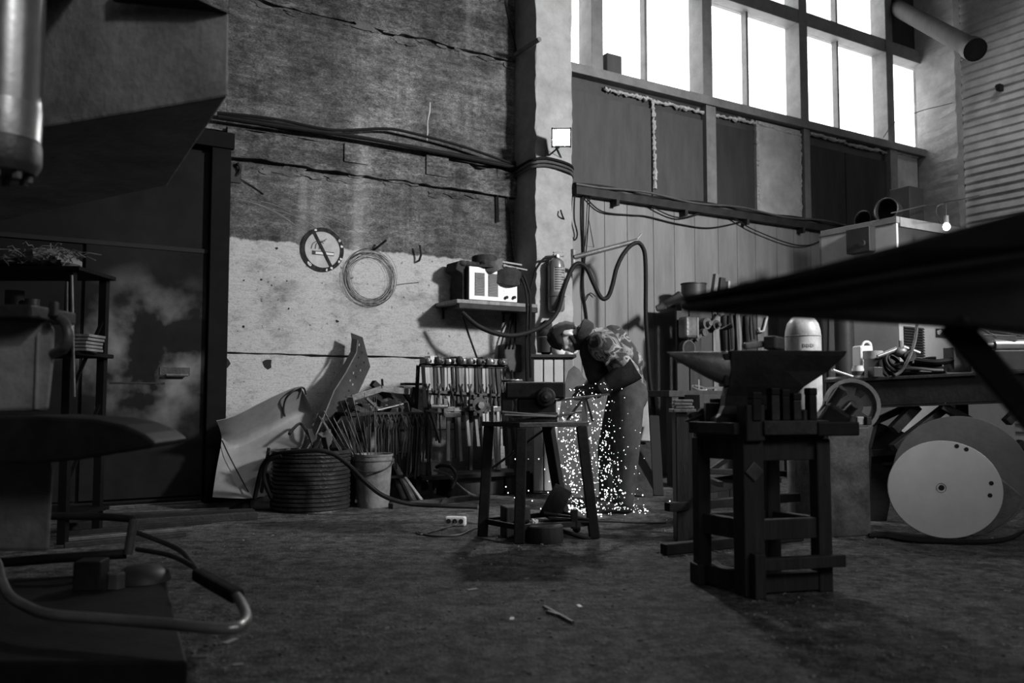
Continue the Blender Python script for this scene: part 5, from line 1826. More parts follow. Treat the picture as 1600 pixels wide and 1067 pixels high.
# long bars lying behind the stand on two trestles
for k, (x0, y0, x1, y1, D0, w_, l) in enumerate(((1042, 792, 1160, 783, 4.9, .05, 'upper dark bar whose end sticks out left behind the anvil stand'), (1036, 813, 1160, 812, 4.55, .055, 'lowest dark bar whose end sticks out left behind the anvil stand'), (1070, 735, 1160, 738, 5.2, .035, 'highest thin bar with a bright tip behind the anvil stand'), (1075, 762, 1150, 750, 5.3, .09, 'fat dark pipe lying behind the anvil stand legs'))):
    p, q = at(x0, y0, D0), at(x1, y1, D0 + .25)
    if k == 1:
        p.z = q.z = .03
    solo('stock_bar', MB().bar(p, q + (q - p) * .8, w_, w_), IRON, l, 'bar', bev=.004)
for x_, D0 in ((1112, 5.05), (1200, 5.3)):
    p = at(x_, 760, D0)
    ts = thing('bar_trestle', ('low iron trestle carrying the bars left behind the anvil stand', 'low iron trestle carrying the bars behind the middle of the anvil stand')[D0 > 5.2], 'trestle', V((p.x, p.y, 0)))
    part(ts, 'post', MB().box(V((p.x, p.y + .14, .24)), (.035, .035, .48)), IRON)
    for zz in (.125, .335):
        part(ts, 'arm', MB().bar(V((p.x, p.y + .14, zz)), V((p.x, p.y - .22, zz)), .03, .03), IRON)
    part(ts, 'foot', MB().bar(V((p.x, p.y + .2, .015)), V((p.x, p.y - .24, .015)), .05, .03), IRON)
p = fl(1133, 782)
solo('concrete_lump', MB().box(p + UP * .07, (.22, .18, .14), .3), BOARDL, 'pale broken concrete lump on the floor behind the anvil stand', 'block', bev=.02)
q = [at(1145, 735, 5.6), at(1140, 770, 5.6), fl(1146, 795) + UP * .008, fl(1160, 800) + UP * .008]
solo('pale_wire', MB().tube(curve(q, 5), .005, 5), PAINTG, 'pale thin wire hanging to the floor behind the anvil stand', 'wire')
solo('slanted_strut', MB().bar(at(1110, 735, 6.0), at(1152, 706, 6.0), .05, .03), STEEL_M, 'grey slanted strut seen between the left legs of the anvil stand', 'strut')

# ================================================================== TOOL BENCH BEHIND THE ANVIL
TT = 1.0
bx0, bx1 = sof(wl(1052, 600, TT)), sof(wl(1225, 600, TT))
tb_ = thing('tool_bench', 'dark bench with a tall tool board against the sheet wall behind the anvil', 'bench', W((bx0 + bx1) / 2, TT - .3, 0), WROT)
zb_ = wl(1060, 610, TT).z
part(tb_, 'worktop', wbox(MB(), bx0 - .05, bx1, TT - .6, TT, zb_ - .06, zb_), WOODD, bev=.006)
for s in (bx0 + .03, bx1 - .05):
    for t in (TT - .05, TT - .55):
        part(tb_, 'leg', wbox(MB(), s - .04, s + .04, t - .04, t + .04, 0, zb_ - .06), WOODD)
for k in range(5):
    s = bx0 + .02 + (bx1 - bx0 - .04) * k / 5
    part(tb_, 'front_plank', wbox(MB(), s + .003, s + (bx1 - bx0) / 5 - .006, TT - .09, TT - .06, .35, zb_ - .06), WOODD, bev=.004)
zt0, zt1 = zb_, wl(1100, 478, .5).z
nb = 9
tx0, tx1 = sof(wl(1058, 520, .45)), sof(wl(1216, 520, .45))
for k in range(nb):
    s = tx0 + (tx1 - tx0) * k / nb
    part(tb_, 'back_board', wbox(MB(), s + .003, s + (tx1 - tx0) / nb - .003, .42, .445 + .012 * (k % 2), zt0, zt1), (BOARDM, WOODD, BOARDM, WOODM)[k % 4], bev=.004)
part(tb_, 'top_shelf', wbox(MB(), tx0 - .03, tx1, .2, .55, zt1, zt1 + .03), WOODD, bev=.004)


def bp3(x_, y_, t=.5):
    return wl(x_, y_, t)


# on top
p = bp3(1084, 462, .38)
p.z = zt1 + .03
solo('paint_tin', MB().lathe([(0, 0), (.13, 0), (.13, .20), (.137, .205), (.137, .215), (.12, .215), (.12, .2), (0, .2)], p, UP, 24), PAINTD, 'broad dark tin standing on top of the tool board', 'tin', smooth=True)
for k, (x_, h_, w_, l) in enumerate(((1112, .33, .05, 'tilted pale wooden piece on the tool board top right of the broad tin'), (1124, .30, .07, 'dark upright block on the tool board top'), (1136, .27, .03, 'thin pale slat standing on the tool board top'), (1165, .22, .05, 'small dark casting on the tool board top half behind the beam'))):
    p = bp3(x_, 455, .4)
    p.z = zt1 + .03
    solo('shelf_piece', MB().bar(p, p + V((.05 - .02 * k, 0, h_)), w_, .05, NW), (WOODM, PAINTD, WOODL, IRON)[k], l, 'piece', bev=.004)
p = bp3(1052, 470, .55)
vz = thing('old_drill', 'dark hand drill clamped at the left end of the tool board', 'drill', p)
part(vz, 'body', MB().bar(p + V((-.09, 0, -.05)), p + V((.08, 0, .07)), .09, .08), IRON, bev=.02)
part(vz, 'chuck', MB().cyl(p + V((-.08, 0, -.045)), p + V((-.17, 0, -.08)), .045, .03, 12), RUST, smooth=True)
part(vz, 'clamp', MB().bar(p + V((.05, 0, 0)), V((p.x + .08, p.y + .1, zt1 - .05)), .05, .05), IRON)
# hanging on the board
p = bp3(1076, 512, .55)
sw = thing('switch_box', 'grey rounded switch box mounted on the left of the tool board', 'switch box', p, WROT)
part(sw, 'case', MB().box(p, (.18, .14, .22), WROT), STEEL_M, bev=.03)
part(sw, 'lid_edge', MB().box(p + DW * .055 + NW * .072, (.02, .012, .2), WROT), STEEL_L)
p = bp3(1070, 545, .52)
gg = thing('dial_gauge', 'round dark dial standing low on the left of the tool board', 'gauge', p)
part(gg, 'case', MB().cyl(p, p + NW * .06, .085, seg=22), IRON, smooth=True)
part(gg, 'rim', MB().torus(p + NW * .06, .08, .008, NW, 24, 6), STEEL_M, smooth=True)
for (x_, y_, r_, m_, l) in ((1098, 506, .06, STEEL_M, 'grey ribbed coupling hanging right of the switch box'), (1112, 508, .05, RUST, 'rusty round coupling hanging right of the grey one')):
    p = bp3(x_, y_, .46)
    solo('hung_coupling', MB().cyl(p, p + NW * .07, r_, seg=14).cyl(p, p + NW * .12, r_ * .45, seg=10), m_, l, 'coupling', smooth=True)
p0, p1 = bp3(1088, 532, .52), bp3(1124, 490, .52)
solo('chain_wrench', MB().bar(p0, p0.lerp(p1, .4), .03, .02, NW).bar(p0.lerp(p1, .35), p1, .02, .016, NW).cyl(p0.lerp(p1, .3) - NW * .02, p0.lerp(p1, .3) + NW * .03, .04, seg=12).ball(p1, .03, seg=10, rings=6), STEEL_M, 'chain wrench hanging aslant across the tool board', 'wrench')
for k, (x_, y0, y1, w_, m_, l) in enumerate(((1133, 492, 546, .05, IRON, 'left jaw of dark round nosed tongs hanging in the middle of the tool board'), (1144, 490, 546, .05, STEEL_D, 'dark heavy tongs hanging beside the round nosed pair'), (1154, 490, 548, .07, WOODM, 'grey wooden slat standing against the tool board'), (1167, 492, 540, .05, IRON, 'dark bar hanging right of the grey slat on the tool board'), (1178, 492, 530, .03, STEEL_D, 'thin dark rod hanging left of the white hook'))):
    solo('hung_tool', MB().tube([bp3(x_ - 2, y0, .49), bp3(x_, (y0 + y1) / 2, .51), bp3(x_ + 1, y1, .5)], [w_ * .35, w_ * .5, w_ * .4], 8), m_, l, 'tool', smooth=True)
solo('white_hook', MB().tube([bp3(1199, 494, .5), bp3(1193, 517, .5), bp3(1187, 518, .5), bp3(1185, 512, .5)], .014, 6), PAINTW, 'white bent hook hanging on the right of the tool board', 'hook')
# on the bench and left
p = wl(1066, 628, TT - .02)
pd = V((at(1066, 640, 5.0).x, 5.0, at(1066, 643, 5.0).z))
ps = thing('wood_post', 'dark wood post standing left of the anvil with a stack of pads on it', 'post', V((pd.x, pd.y, 0)))
part(ps, 'post', MB().box(V((pd.x, pd.y, pd.z / 2)), (.10, .12, pd.z)), WOODD, bev=.006)
part(ps, 'top_plate', MB().box(V((pd.x, pd.y, pd.z + .006)), (.13, .15, .02)), WOODM, bev=.004)
for k in range(3):
    solo('folded_pad', MB().box(V((pd.x + rnd.uniform(-.008, .012), pd.y, pd.z + .0165 + .018 * k + .0085)), (.105, .12, .016), rnd.uniform(-.15, .15)), FIBRE, ('bottom', 'middle', 'top')[k] + ' pale pad of the stack on the wood post left of the anvil', 'pad', bev=.005)
for k, (x_, y_, l) in enumerate(((1092, 601, 'bright clamp lying on the tool bench under the horn'), (1098, 606, 'pale curved strip lying on the tool bench under the horn'))):
    p = V((wl(x_, y_, TT - .2).x, wl(x_, y_, TT - .2).y, zb_ + .02))
    solo('bench_clamp', MB().torus(p + UP * .005, .07, .012, (.2, -.3, 1), 20, 6).bar(p, p + UP * .09, .012, .012) if k == 0 else MB().bar(p, p + V((.22, -.05, .02)), .04, .02), STEEL_L, l, 'clamp')
solo('bench_box', MB().box(V((wl(1098, 630, TT + .3).x, wl(1098, 630, TT + .3).y, .42)), (.26, .2, .84), WROT), WOODD, 'dark box standing in front of the tool bench under the horn', 'box', bev=.006)

# white gas cylinder
DG = 5.7
gx = at(1256, 600, DG).x
gr_ = pxm(DG) * 27.5
gtop = at(1256, 494, DG).z
gc = V((gx, DG, 0))
gs = thing('gas_cylinder', 'white gas cylinder standing behind the anvil', 'cylinder', gc)
part(gs, 'body', MB().lathe([(0, 0), (gr_ * .9, 0), (gr_, .03), (gr_, gtop - .14), (gr_ * .97, gtop - .10), (gr_ * .86, gtop - .05), (gr_ * .62, gtop - .012), (gr_ * .3, gtop + .01), (gr_ * .28, gtop + .05), (0, gtop + .05)], gc, UP, 32), mat('cylinder_paint', .48, .4, var=.5, scale=6, bump=.04, v2=.62), smooth=True)
part(gs, 'valve', MB().cyl(gc + UP * (gtop + .04), gc + UP * (gtop + .12), .02, seg=10).cyl(gc + UP * (gtop + .09) - V((.05, 0, 0)), gc + UP * (gtop + .09) + V((.05, 0, 0)), .012, seg=8), STEEL_M)
part(gs, 'shoulder_band', MB().torus(gc + UP * (gtop - .135), gr_ * 1.0, .003, UP, 32, 5), PAINTG)
# faint stencil on the shoulder: six short marks
for k in range(6):
    a = -PI / 2 - .30 + .11 * k
    p = gc + V((math.cos(a), math.sin(a), 0)) * (gr_ + .001) + UP * (gtop - .20)
    part(gs, 'stencil_mark', MB().box(p, (.010, .002, .022 - .006 * (k % 2)), a + PI / 2), PAINTG)

# ================================================================== STEEL BOX COLUMN, PULLEY, BENCH, DISCS
cb = fl(1299, 840)
cl_, cr_ = fl(1243, 826), fl(1358, 836)
ab = cl_ - cb
bb_ = cr_ - cb
bb_ = bb_ - ab * (bb_.dot(ab) / ab.length_squared)
zc = at(1299, 668, cb.y).z
stb = thing('steel_box_column', 'square plate steel box column standing right behind the anvil stand', 'column', cb + (ab + bb_) / 2)
part(stb, 'shell', MB().prism([cb, cb + bb_, cb + ab + bb_, cb + ab], (0, 0, zc)), mat('scaled_plate', .075, .6, .2, var=.7, scale=7, bump=.15), bev=.006)
part(stb, 'edge_weld', MB().bar(cb, cb + UP * zc, .008, .008), STEEL_M)
part(stb, 'cap_plate', MB().prism([cb + V((0, 0, zc)), cb + bb_ + UP * zc, cb + ab + bb_ + UP * zc, cb + ab + UP * zc], (0, 0, .012)), STEEL_M)
for k, (x_, w_, l) in enumerate(((1328, .06, 'dark cast foot on top of the steel box column below the pulley'), (1340, .05, 'pale clamp piece on top of the steel box column'), (1352, .05, 'dark square lump on the right of the steel box column top'))):
    p = at(x_, 660, cb.y + .12)
    p.z = zc + .012 + w_ / 2
    solo('column_top_piece', MB().box(p, (w_, .06, w_), .3 * k), (IRON, PAINTG, IRON)[k], l, 'piece', bev=.006)
# pulley wheel with holes
DPu = cb.y + .25
pc = at(1330, 634, DPu)
rp = pxm(DPu) * 42
pax = V((-.30, -.94, .02)).normalized()
pul = thing('pulley_wheel', 'grooved pulley wheel with round holes standing on the steel box column', 'pulley', V((pc.x, pc.y, zc + .012)))
part(pul, 'rim', MB().lathe([(rp * .86, -.045), (rp, -.045), (rp, -.03), (rp * .93, -.012), (rp * .93, .012), (rp, .03), (rp, .045), (rp * .86, .045), (rp * .86, -.045)], pc, pax, 36), mat('pulley_steel', .3, .45, .3, var=.4, bump=.1), smooth=True)
# web disc with four holes
u = pax.orthogonal().normalized()
u = (UP - pax * UP.dot(pax)).normalized()
v_ = pax.cross(u)
wb2 = MB()
NB = 64
ring = []
for i, r_ in enumerate((rp * .18, rp * .42, rp * .70, rp * .87)):
    ring.append([pc + (u * math.cos(2 * PI * k / NB) + v_ * math.sin(2 * PI * k / NB)) * r_ for k in range(NB)])
fs, vs = [], [p for r_ in ring for p in r_]
for i in range(3):
    for k in range(NB):
        l = (k + 1) % NB
        if i == 1 and (k % 13) in range(3, 9):
            continue
        fs.append((i * NB + k, i * NB + l, (i + 1) * NB + l, (i + 1) * NB + k))
wb2.add(vs, fs)
wb2.add([p - pax * .015 for p in vs], [f[::-1] for f in fs])
part(pul, 'web', wb2, MATS['pulley_steel'])
part(pul, 'hub', MB().lathe([(0, -.06), (rp * .17, -.06), (rp * .2, -.05), (rp * .2, .05), (0, .05)], pc, pax, 20), IRON, smooth=True)

# heavy bench on the right
DB0, DB1 = 5.75, 5.2
k0, k1 = at(1288, 593, DB0), at(1680, 574, DB1)
bd_ = (k1 - k0).normalized()
bn = V((-bd_.y, bd_.x, 0)).normalized()
if bn.y < 0:
    bn = -bn
hgt = pxm(5.5) * 46
ben = thing('heavy_bench', 'heavy dark steel beam bench on diagonal struts loaded with tools at the right', 'bench', V((k0.x, k0.y, 0)))
part(ben, 'top_plate', MB().prism([k0, k1, k1 + bn * .7, k0 + bn * .7], (0, 0, -.022)), STEEL_D, bev=.004)
part(ben, 'front_beam', MB().prism([k0 + bn * .02 + bd_ * .03 - UP * .022, k1 + bn * .02 - UP * .022, k1 + bn * .02 - UP * hgt, k0 + bn * .02 + bd_ * .03 - UP * hgt], bn * .05), IRON, bev=.004)
part(ben, 'bottom_flange', MB().prism([k0 + bd_ * .3 - UP * hgt - bn * .01, k1 - UP * hgt - bn * .01, k1 - UP * hgt + bn * .12, k0 + bd_ * .3 - UP * hgt + bn * .12], (0, 0, -.012)), IRON)
lb0 = V((k0.x, k0.y, 0))
for (x0, y0, x1, y1, D0, D1, w_) in ((1432, 634, 1395, 672, 5.6, 5.6, .075), (1478, 636, 1395, 700, 5.55, 5.5, .06), (1420, 634, 1360, 662, 5.75, 5.75, .05), (1470, 634, 1520, 660, 5.5, 5.5, .06), (1612, 620, 1572, 660, 5.3, 5.3, .06), (1590, 690, 1640, 740, 5.3, 5.3, .05)):
    part(ben, 'strut', MB().bar(at(x0, y0, D0), at(x1, y1, D1), w_, w_ * .8), IRON, bev=.004)
p = at(1378, 690, 5.75)
part(ben, 'leg', MB().prism([at(1372, 660, 5.78), at(1425, 680, 5.78), at(1400, 736, 5.78), V((at(1385, 800, 5.78).x, 5.78, 0)), V((at(1358, 800, 5.78).x, 5.78, 0)), at(1362, 700, 5.78)], (0, .06, 0)), IRON)
part(ben, 'leg', MB().box(V((at(1640, 700, 5.3).x, 5.35, .46)), (.09, .09, .92)), IRON)
part(ben, 'leg', MB().box(V((at(1500, 700, 6.1).x, 6.1, .46)), (.09, .09, .92)), IRON)
part(ben, 'cross_bar', MB().bar(at(1362, 708, 5.75), at(1420, 704, 5.7), .05, .04), IRON)
part(ben, 'low_shelf', MB().prism([at(1365, 722, 5.8), at(1430, 722, 5.7), at(1430, 722, 5.7) + bn * .4, at(1365, 722, 5.8) + bn * .4], (0, 0, -.02)), RUST)


def onb(x_, d, zoff=0.0):                # a spot on the bench top: seen at column x, d metres behind its front edge
    r = ray(x_, 600)
    a, b_ = k0 + bn * d, bd_
    # intersect in plan
    det = r.x * (-b_.y) - r.y * (-b_.x)
    t = ((a.x - CAM.x) * (-b_.y) - (a.y - CAM.y) * (-b_.x)) / det
    q_ = CAM + r * t
    s_ = (q_ - a).dot(V((b_.x, b_.y, 0))) / V((b_.x, b_.y, 0)).length_squared
    return V((q_.x, q_.y, (a + b_ * s_).z + zoff))


m5 = pxm(5.6)
p = onb(1341, .06)
sj = thing('glass_jar', 'small pale jar with a wide neck at the left end of the heavy bench', 'jar', p)
part(sj, 'jar', MB().lathe([(0, 0), (m5 * 9, 0), (m5 * 9.5, .01), (m5 * 9.5, m5 * 14), (m5 * 8, m5 * 17), (m5 * 8, m5 * 20), (0, m5 * 20)], p, UP, 20), PAINTW, smooth=True)
part(sj, 'dark_contents', MB().lathe([(m5 * 9.7, m5 * 4), (m5 * 9.7, m5 * 11)], p, UP, 20), PAINTD)
p = onb(1365, .16)
t2 = thing('tall_tin', 'tall pale tin with a darker lid on the heavy bench right of the jar', 'tin', p)
part(t2, 'tin', MB().lathe([(0, 0), (m5 * 14, 0), (m5 * 14, m5 * 30), (0, m5 * 30)], p, UP, 24), PAINTG, smooth=True)
part(t2, 'lid', MB().lathe([(m5 * 14, m5 * 30), (m5 * 15.5, m5 * 30), (m5 * 15.5, m5 * 43), (m5 * 14, m5 * 43), (0, m5 * 42)], p, UP, 24), BOARDL, smooth=True)
p = onb(1349, .3)
cj = thing('white_canister', 'white plastic canister behind the tall tin on the heavy bench', 'canister', p)
part(cj, 'body', MB().box(p + UP * m5 * 27, (m5 * 24, .1, m5 * 54), .2), WHITE, bev=.012)
part(cj, 'handle', MB().torus(p + UP * m5 * 54 + V((.03, 0, 0)), .03, .009, (0, 1, 0), 14, 6), WHITE)
p = onb(1368, .03)
solo('small_dark_box', MB().box(p + UP * m5 * 8, (m5 * 15, .08, m5 * 16), .1), PAINTD, 'small dark box in front of the tall tin on the heavy bench', 'box', bev=.004)
p0 = onb(1304, .04, .012)
solo('bright_bar', MB().bar(at(1300, 578, 5.7), onb(1332, .04, .010), .03, .012), STEEL_L, 'bright flat bar lying across the left end of the heavy bench', 'bar', bev=.002)
solo('pale_lath', MB().bar(onb(1292, .1, .008), onb(1330, .14, .008), .05, .014), PAINTG, 'pale slat lying on the left end of the heavy bench', 'slat', bev=.002)
# cable heap
for k in range(9):
    pts = []
    x0 = 1385 + 2 * k
    for j in range(7):
        u_ = j / 6
        pts.append(onb(x0 + u_ * (95 - 4 * k), .12 + .05 * math.sin(3 * u_ + k) + .03 * (k % 3), .014 + .021 * (k // 2) + .01 * math.sin(5 * u_ + 2 * k)))
    solo('heaped_cable', MB().tube(curve(pts, 4), .011, 7), RUBBER if k % 3 else CABLE, 'dark cable lying in the heap of cables on the heavy bench', 'cable', 'cables heaped on the heavy bench', smooth=True)
for k in range(4):
    p = onb(1389 + 6 * k, .10 + .03 * (k % 2), .02)
    solo('cable_coil', MB().torus(p + UP * (.03 + .022 * k), .07, .012, (.5 - .2 * k, -.8, .4), 22, 7), RUBBER, ('lowest', 'second', 'third', 'top')[k] + ' loop of cable at the left end of the cable heap', 'cable', smooth=True)
p = onb(1408, .14, .16)
tv = thing('torch_valve', 'bright torch valve block lying on top of the cable heap', 'valve', p)
part(tv, 'body', MB().ball(p, (.05, .035, .035), None, 14, 9), STEEL_M, smooth=True)
part(tv, 'left_nozzle', MB().cyl(p + V((-.02, 0, .02)), p + V((-.16, -.02, -.03)), .016, .012, 10), STEEL_L, smooth=True)
part(tv, 'right_nozzle', MB().cyl(p + V((.02, 0, .03)), p + V((.12, -.02, -.01)), .018, .014, 10), STEEL_L, smooth=True)
part(tv, 'knob', MB().cyl(p + UP * .03, p + UP * .075, .016, seg=10), STEEL_L)
p = onb(1423, .12, .13)
solo('pressure_gauge', MB().cyl(p, p + V((-.01, -.03, 0)), .036, seg=20), STEEL_M, 'small round pressure gauge on the cable heap below the torch valve', 'gauge')
q = [at(1434, 490, 5.75), at(1430, 530, 5.7), at(1420, 560, 5.6), onb(1408, .03, .03), onb(1398, .0, .005)]
solo('bench_hose', MB().tube(curve(q, 6), .011, 8), CABLE, 'grey hose curving down across the cable heap to the bench edge', 'hose', smooth=True)
q = [onb(1430, .12, .10), onb(1460, .12, .08), onb(1484, .14, .085), onb(1492, .14, .09)]
solo('cutting_torch', MB().tube(curve(q, 5), .02, 8), RUBBER, 'dark torch handle stretched to the right over the cable heap', 'torch', smooth=True)
p = onb(1497, .2)
solo('carton', MB().box(p + UP * .09, (.13, .1, .16), .2), PAINTD, 'dark carton standing right of the cable heap', 'carton', bev=.004)
p = onb(1500, .16, .17)
solo('grey_wedge', MB().bar(p, p + V((.14, 0, .02)), .1, .06, taper=.6), PAINTG, 'grey wedge shaped block on top of the dark carton', 'block', bev=.004)
p = onb(1575, .12)
gb = thing('cylinder_cradle', 'dark box carrying a bright horizontal cylinder at the right end of the bench', 'tool', p)
part(gb, 'box', MB().box(p + UP * .065, (.22, .16, .13), -.1), PAINTD, bev=.008)
part(gb, 'cylinder', MB().cyl(p + V((-.08, 0, .165)), p + V((.13, -.01, .165)), .034, seg=18), STEEL_L, smooth=True)
part(gb, 'end_fitting', MB().cyl(p + V((-.13, 0, .16)), p + V((-.08, 0, .165)), .022, seg=12), STEEL_M, smooth=True)
for k, (xa_, xb_, h_) in enumerate(((1540, 1590, .235), (1548, 1600, .255), (1536, 1560, .275))):
    p0, p1 = onb(xa_, .1, h_), onb(xb_, .1, .215)
    solo('snips', MB().bar(p0, p1, .03, .012), (STEEL_L, STEEL_M, STEEL_M)[k], ('bright blade lowest of the tools lying over the horizontal cylinder', 'grey lever lying above the bright blade at the bench right end', 'short lever crossing the others at the right end of the bench')[k], 'tool', bev=.003)

# two big discs
D1 = FD(840)
pc = at(1475, 764, D1)
def oval_disc(c, rx, rz, ax, th):
    ax = ax.normalized()
    u_ = (UP - ax * UP.dot(ax)).normalized()
    v__ = ax.cross(u_)
    return MB().prism([c + v__ * rx * math.cos(2 * PI * k / 72) + u_ * rz * math.sin(2 * PI * k / 72) for k in range(72)], ax * th)


ax1 = V((-.25, -1, .10)).normalized()
R1 = pc.z / ax1.cross(V((1, 0, 0)).normalized()).length if False else pc.z / math.sqrt(1 - ax1.z ** 2)
R1 = pc.z
dsc = thing('pale_disc', 'pale round steel disc with a centre hole leaning in front of a darker one', 'disc', V((pc.x, pc.y, 0)))
rdx = pxm(D1) * 88
part(dsc, 'plate', oval_disc(pc, rdx * .93, R1, ax1, .016), mat('pale_disc_steel', .6, .5, .15, var=.12, scale=2.2, bump=.03), bev=.002)
u1 = (UP - ax1 * UP.dot(ax1)).normalized()
v1 = ax1.cross(u1)
for (px_, py_, r_) in ((1471, 762, .016), (1495, 697, .0125), (1510, 702, .0125), (1549, 755, .0125), (1547, 774, .0125)):
    r = ray(px_, py_)
    fc_ = pc + ax1 * .0165
    q = CAM + r * ((fc_ - CAM).dot(ax1) / r.dot(ax1))
    part(dsc, 'hole', MB().cyl(q - ax1 * .006, q + ax1 * .0006, r_, seg=18), BLACK)
r = ray(1471, 762)
q = CAM + r * ((pc + ax1 * .0165 - CAM).dot(ax1) / r.dot(ax1))
part(dsc, 'worn_ring', MB().torus(q, .026, .002, ax1, 24, 4), PAINTG)
D2 = D1 + .10
pc2 = at(1501, 741, D2 + .06)
ds2 = thing('dark_disc', 'bigger dark grey disc leaning on the bench behind the pale disc', 'disc', V((pc2.x, pc2.y, 0)))
ax2 = V((-.28, -1, .12)).normalized()
part(ds2, 'plate', oval_disc(pc2, pxm(D2) * 98, pc2.z - .002, ax2, .02), PAINTG if False else mat('dark_disc_steel', .11, .6, .15, var=.25, scale=3, bump=.08), bev=.002)
solo('curved_guard', MB().prism([at(x_, y_, D1 + .04) for x_, y_ in ((1560, 746), (1590, 770), (1600, 778), (1592, 795), (1572, 815), (1545, 832), (1520, 838))], (.02, .02, 0)), STEEL_M, 'grey curved plate tucked between the pale and the dark disc', 'plate', bev=.002)
# cables on the floor before the discs
for k in range(4):
    q = [fl(1358, 838 + k) + UP * .01, fl(1385, 836 + 2 * k) + UP * .01, fl(1420, 842 + 2 * k) + UP * .01, fl(1470, 847 + k) + UP * .01, fl(1530, 848 + k) + UP * .01, fl(1575, 843 + k) + UP * .01, fl(1605, 832) + UP * .02]
    solo('floor_cable', MB().tube(curve(q, 5), .009, 6), RUBBER, 'dark cable lying along the floor in front of the two discs', 'cable', 'cables on the floor by the discs', smooth=True)
solo('bright_chip', MB().box(fl(1303, 846) + UP * .003, (.05, .02, .004), .2), STEEL_L, 'small bright strip on the floor at the foot of the steel box column', 'strip')

# ================================================================== THE TALL CABINET, BULB
DC = 8.0
kc = V((at(1400, 340, DC).x, DC, 0))
zc_ = at(1400, 338, DC).z
cw, cdp = 1.9, .85
tc_ = thing('tall_cabinet', 'tall pale sheet metal cabinet with louvres behind the heavy bench', 'cabinet', kc + DW * cw / 2 - NW * cdp / 2, WROT)


def kp(a, b_, z_):
    return kc + DW * a - NW * b_ + UP * z_


part(tc_, 'left_side', MB().prism([kp(0, 0, .05), kp(0, cdp, .05), kp(0, cdp, zc_ - .06), kp(0, 0, zc_ - .06)], DW * .03), PAINTW, bev=.003)
part(tc_, 'left_top_trim', MB().prism([kp(-.01, -.01, zc_ - .06), kp(-.01, cdp, zc_ - .06), kp(-.01, cdp, zc_), kp(-.01, -.01, zc_)], DW * .05), PAINTG, bev=.003)
part(tc_, 'front_top_trim', MB().prism([kp(.05, -.01, zc_ - .09), kp(cw, -.01, zc_ - .09), kp(cw, -.01, zc_), kp(.05, -.01, zc_)], -NW * .05), PAINTG, bev=.003)
part(tc_, 'upper_front', MB().prism([kp(.03, .01, 1.75), kp(cw, .01, 1.75), kp(cw, .01, zc_ - .09), kp(.03, .01, zc_ - .09)], -NW * .03), PAINTD, bev=.003)
part(tc_, 'lower_front', MB().prism([kp(.03, 0, .05), kp(cw, 0, .05), kp(cw, 0, 1.74), kp(.03, 0, 1.74)], -NW * .03), PAINTW, bev=.003)
part(tc_, 'roof', MB().prism([kp(0, 0, zc_ - .02), kp(cw, 0, zc_ - .02), kp(cw, cdp, zc_ - .02), kp(0, cdp, zc_ - .02)], (0, 0, .02)), PAINTG)
part(tc_, 'back', MB().prism([kp(0, cdp, .05), kp(cw, cdp, .05), kp(cw, cdp, zc_ - .03), kp(0, cdp, zc_ - .03)], -NW * .02), PAINTG)
part(tc_, 'plinth', MB().prism([kp(.02, .02, 0), kp(cw, .02, 0), kp(cw, cdp, 0), kp(.02, cdp, 0)], (0, 0, .06)), PAINTD)
for k in range(11):
    zz = at(1430, 512 + 4.2 * k, DC + .1).z
    part(tc_, 'louvre', MB().bar(kp(.06, -.012, zz), kp(.36, -.012, zz - .006), .022, .008, NW + UP), PAINTD)
st = kp(.55, -.004, at(1470, 520, DC + .3).z)
sx0, sx1 = 1462, 1498
def ck_(px_, py_, off=.004):
    r = ray(px_, py_)
    q_ = CAM + r * ((kc + NW * off - CAM).dot(NW) / r.dot(NW))
    return q_
part(tc_, 'warning_sticker', MB().prism([ck_(1462, 513), ck_(1500, 515), ck_(1500, 530), ck_(1462, 527)], NW * .001), PAINTD)
part(tc_, 'sticker_symbol', MB().prism([ck_(1464, 517, .006), ck_(1470, 514.5, .006), ck_(1473, 518, .006), ck_(1468, 523, .006), ck_(1465, 522, .006)], NW * .001), PAINTW)
for k in range(4):
    part(tc_, 'sticker_mark', MB().prism([ck_(1477 + 4 * k, 517, .006), ck_(1479 + 4 * k, 517, .006), ck_(1479 + 4 * k, 526, .006), ck_(1477 + 4 * k, 526, .006)], NW * .001), PAINTW)
p = kp(0, 0, 0)
r = ray(1345, 376)
q = CAM + r * ((kc - DW * .05 - CAM).dot(DW) / r.dot(DW))
bx = thing('control_box', 'dark control box fixed on the left side of the tall cabinet', 'box', q, WROT)
part(bx, 'case', MB().box(q, (.1, .26, .24), WROT), PAINTD, bev=.006)
part(bx, 'lens', MB().cyl(q - DW * .05 + NW * .06 - UP * .04, q - DW * .075 + NW * .06 - UP * .04, .03, seg=16), STEEL_D)
for k, (x_, y_, R_, l) in enumerate(((1348, 335, .085, 'small ring lamp housing standing on the tall cabinet roof at the left'), (1384, 325, .115, 'bigger ring lamp housing standing on the tall cabinet roof'))):
    p = at(x_, y_, DC + .55 - .3 * k)
    o = thing('ring_housing', l, 'ring', V((p.x, p.y, zc_)))
    part(o, 'ring', MB().torus(V((p.x, p.y, zc_ + R_)), R_, .009, (-.75, -.65, .1), 30, 7), STEEL_D, smooth=True)
    part(o, 'drum', MB().lathe([(R_ * .98, 0), (R_ * .98, -.12), (0, -.12)], V((p.x, p.y, zc_ + R_)), (-.75, -.65, .1), 26), IRON, smooth=True)
p = at(1417, 322, DC + .75)
p.z = zc_
solo('roof_box', MB().box(p + UP * .22, (.24, .22, .44), WROT), PAINTD, 'dark box standing on the roof of the tall cabinet', 'box', bev=.005)
pb = at(1479, 354, 7.8)
bl = thing('bare_bulb', 'lit bare bulb hanging in front of the tall cabinet', 'lamp', pb)
part(bl, 'bulb', MB().ball(pb, (.03, .03, .036), seg=16, rings=10), BULBM, smooth=True)
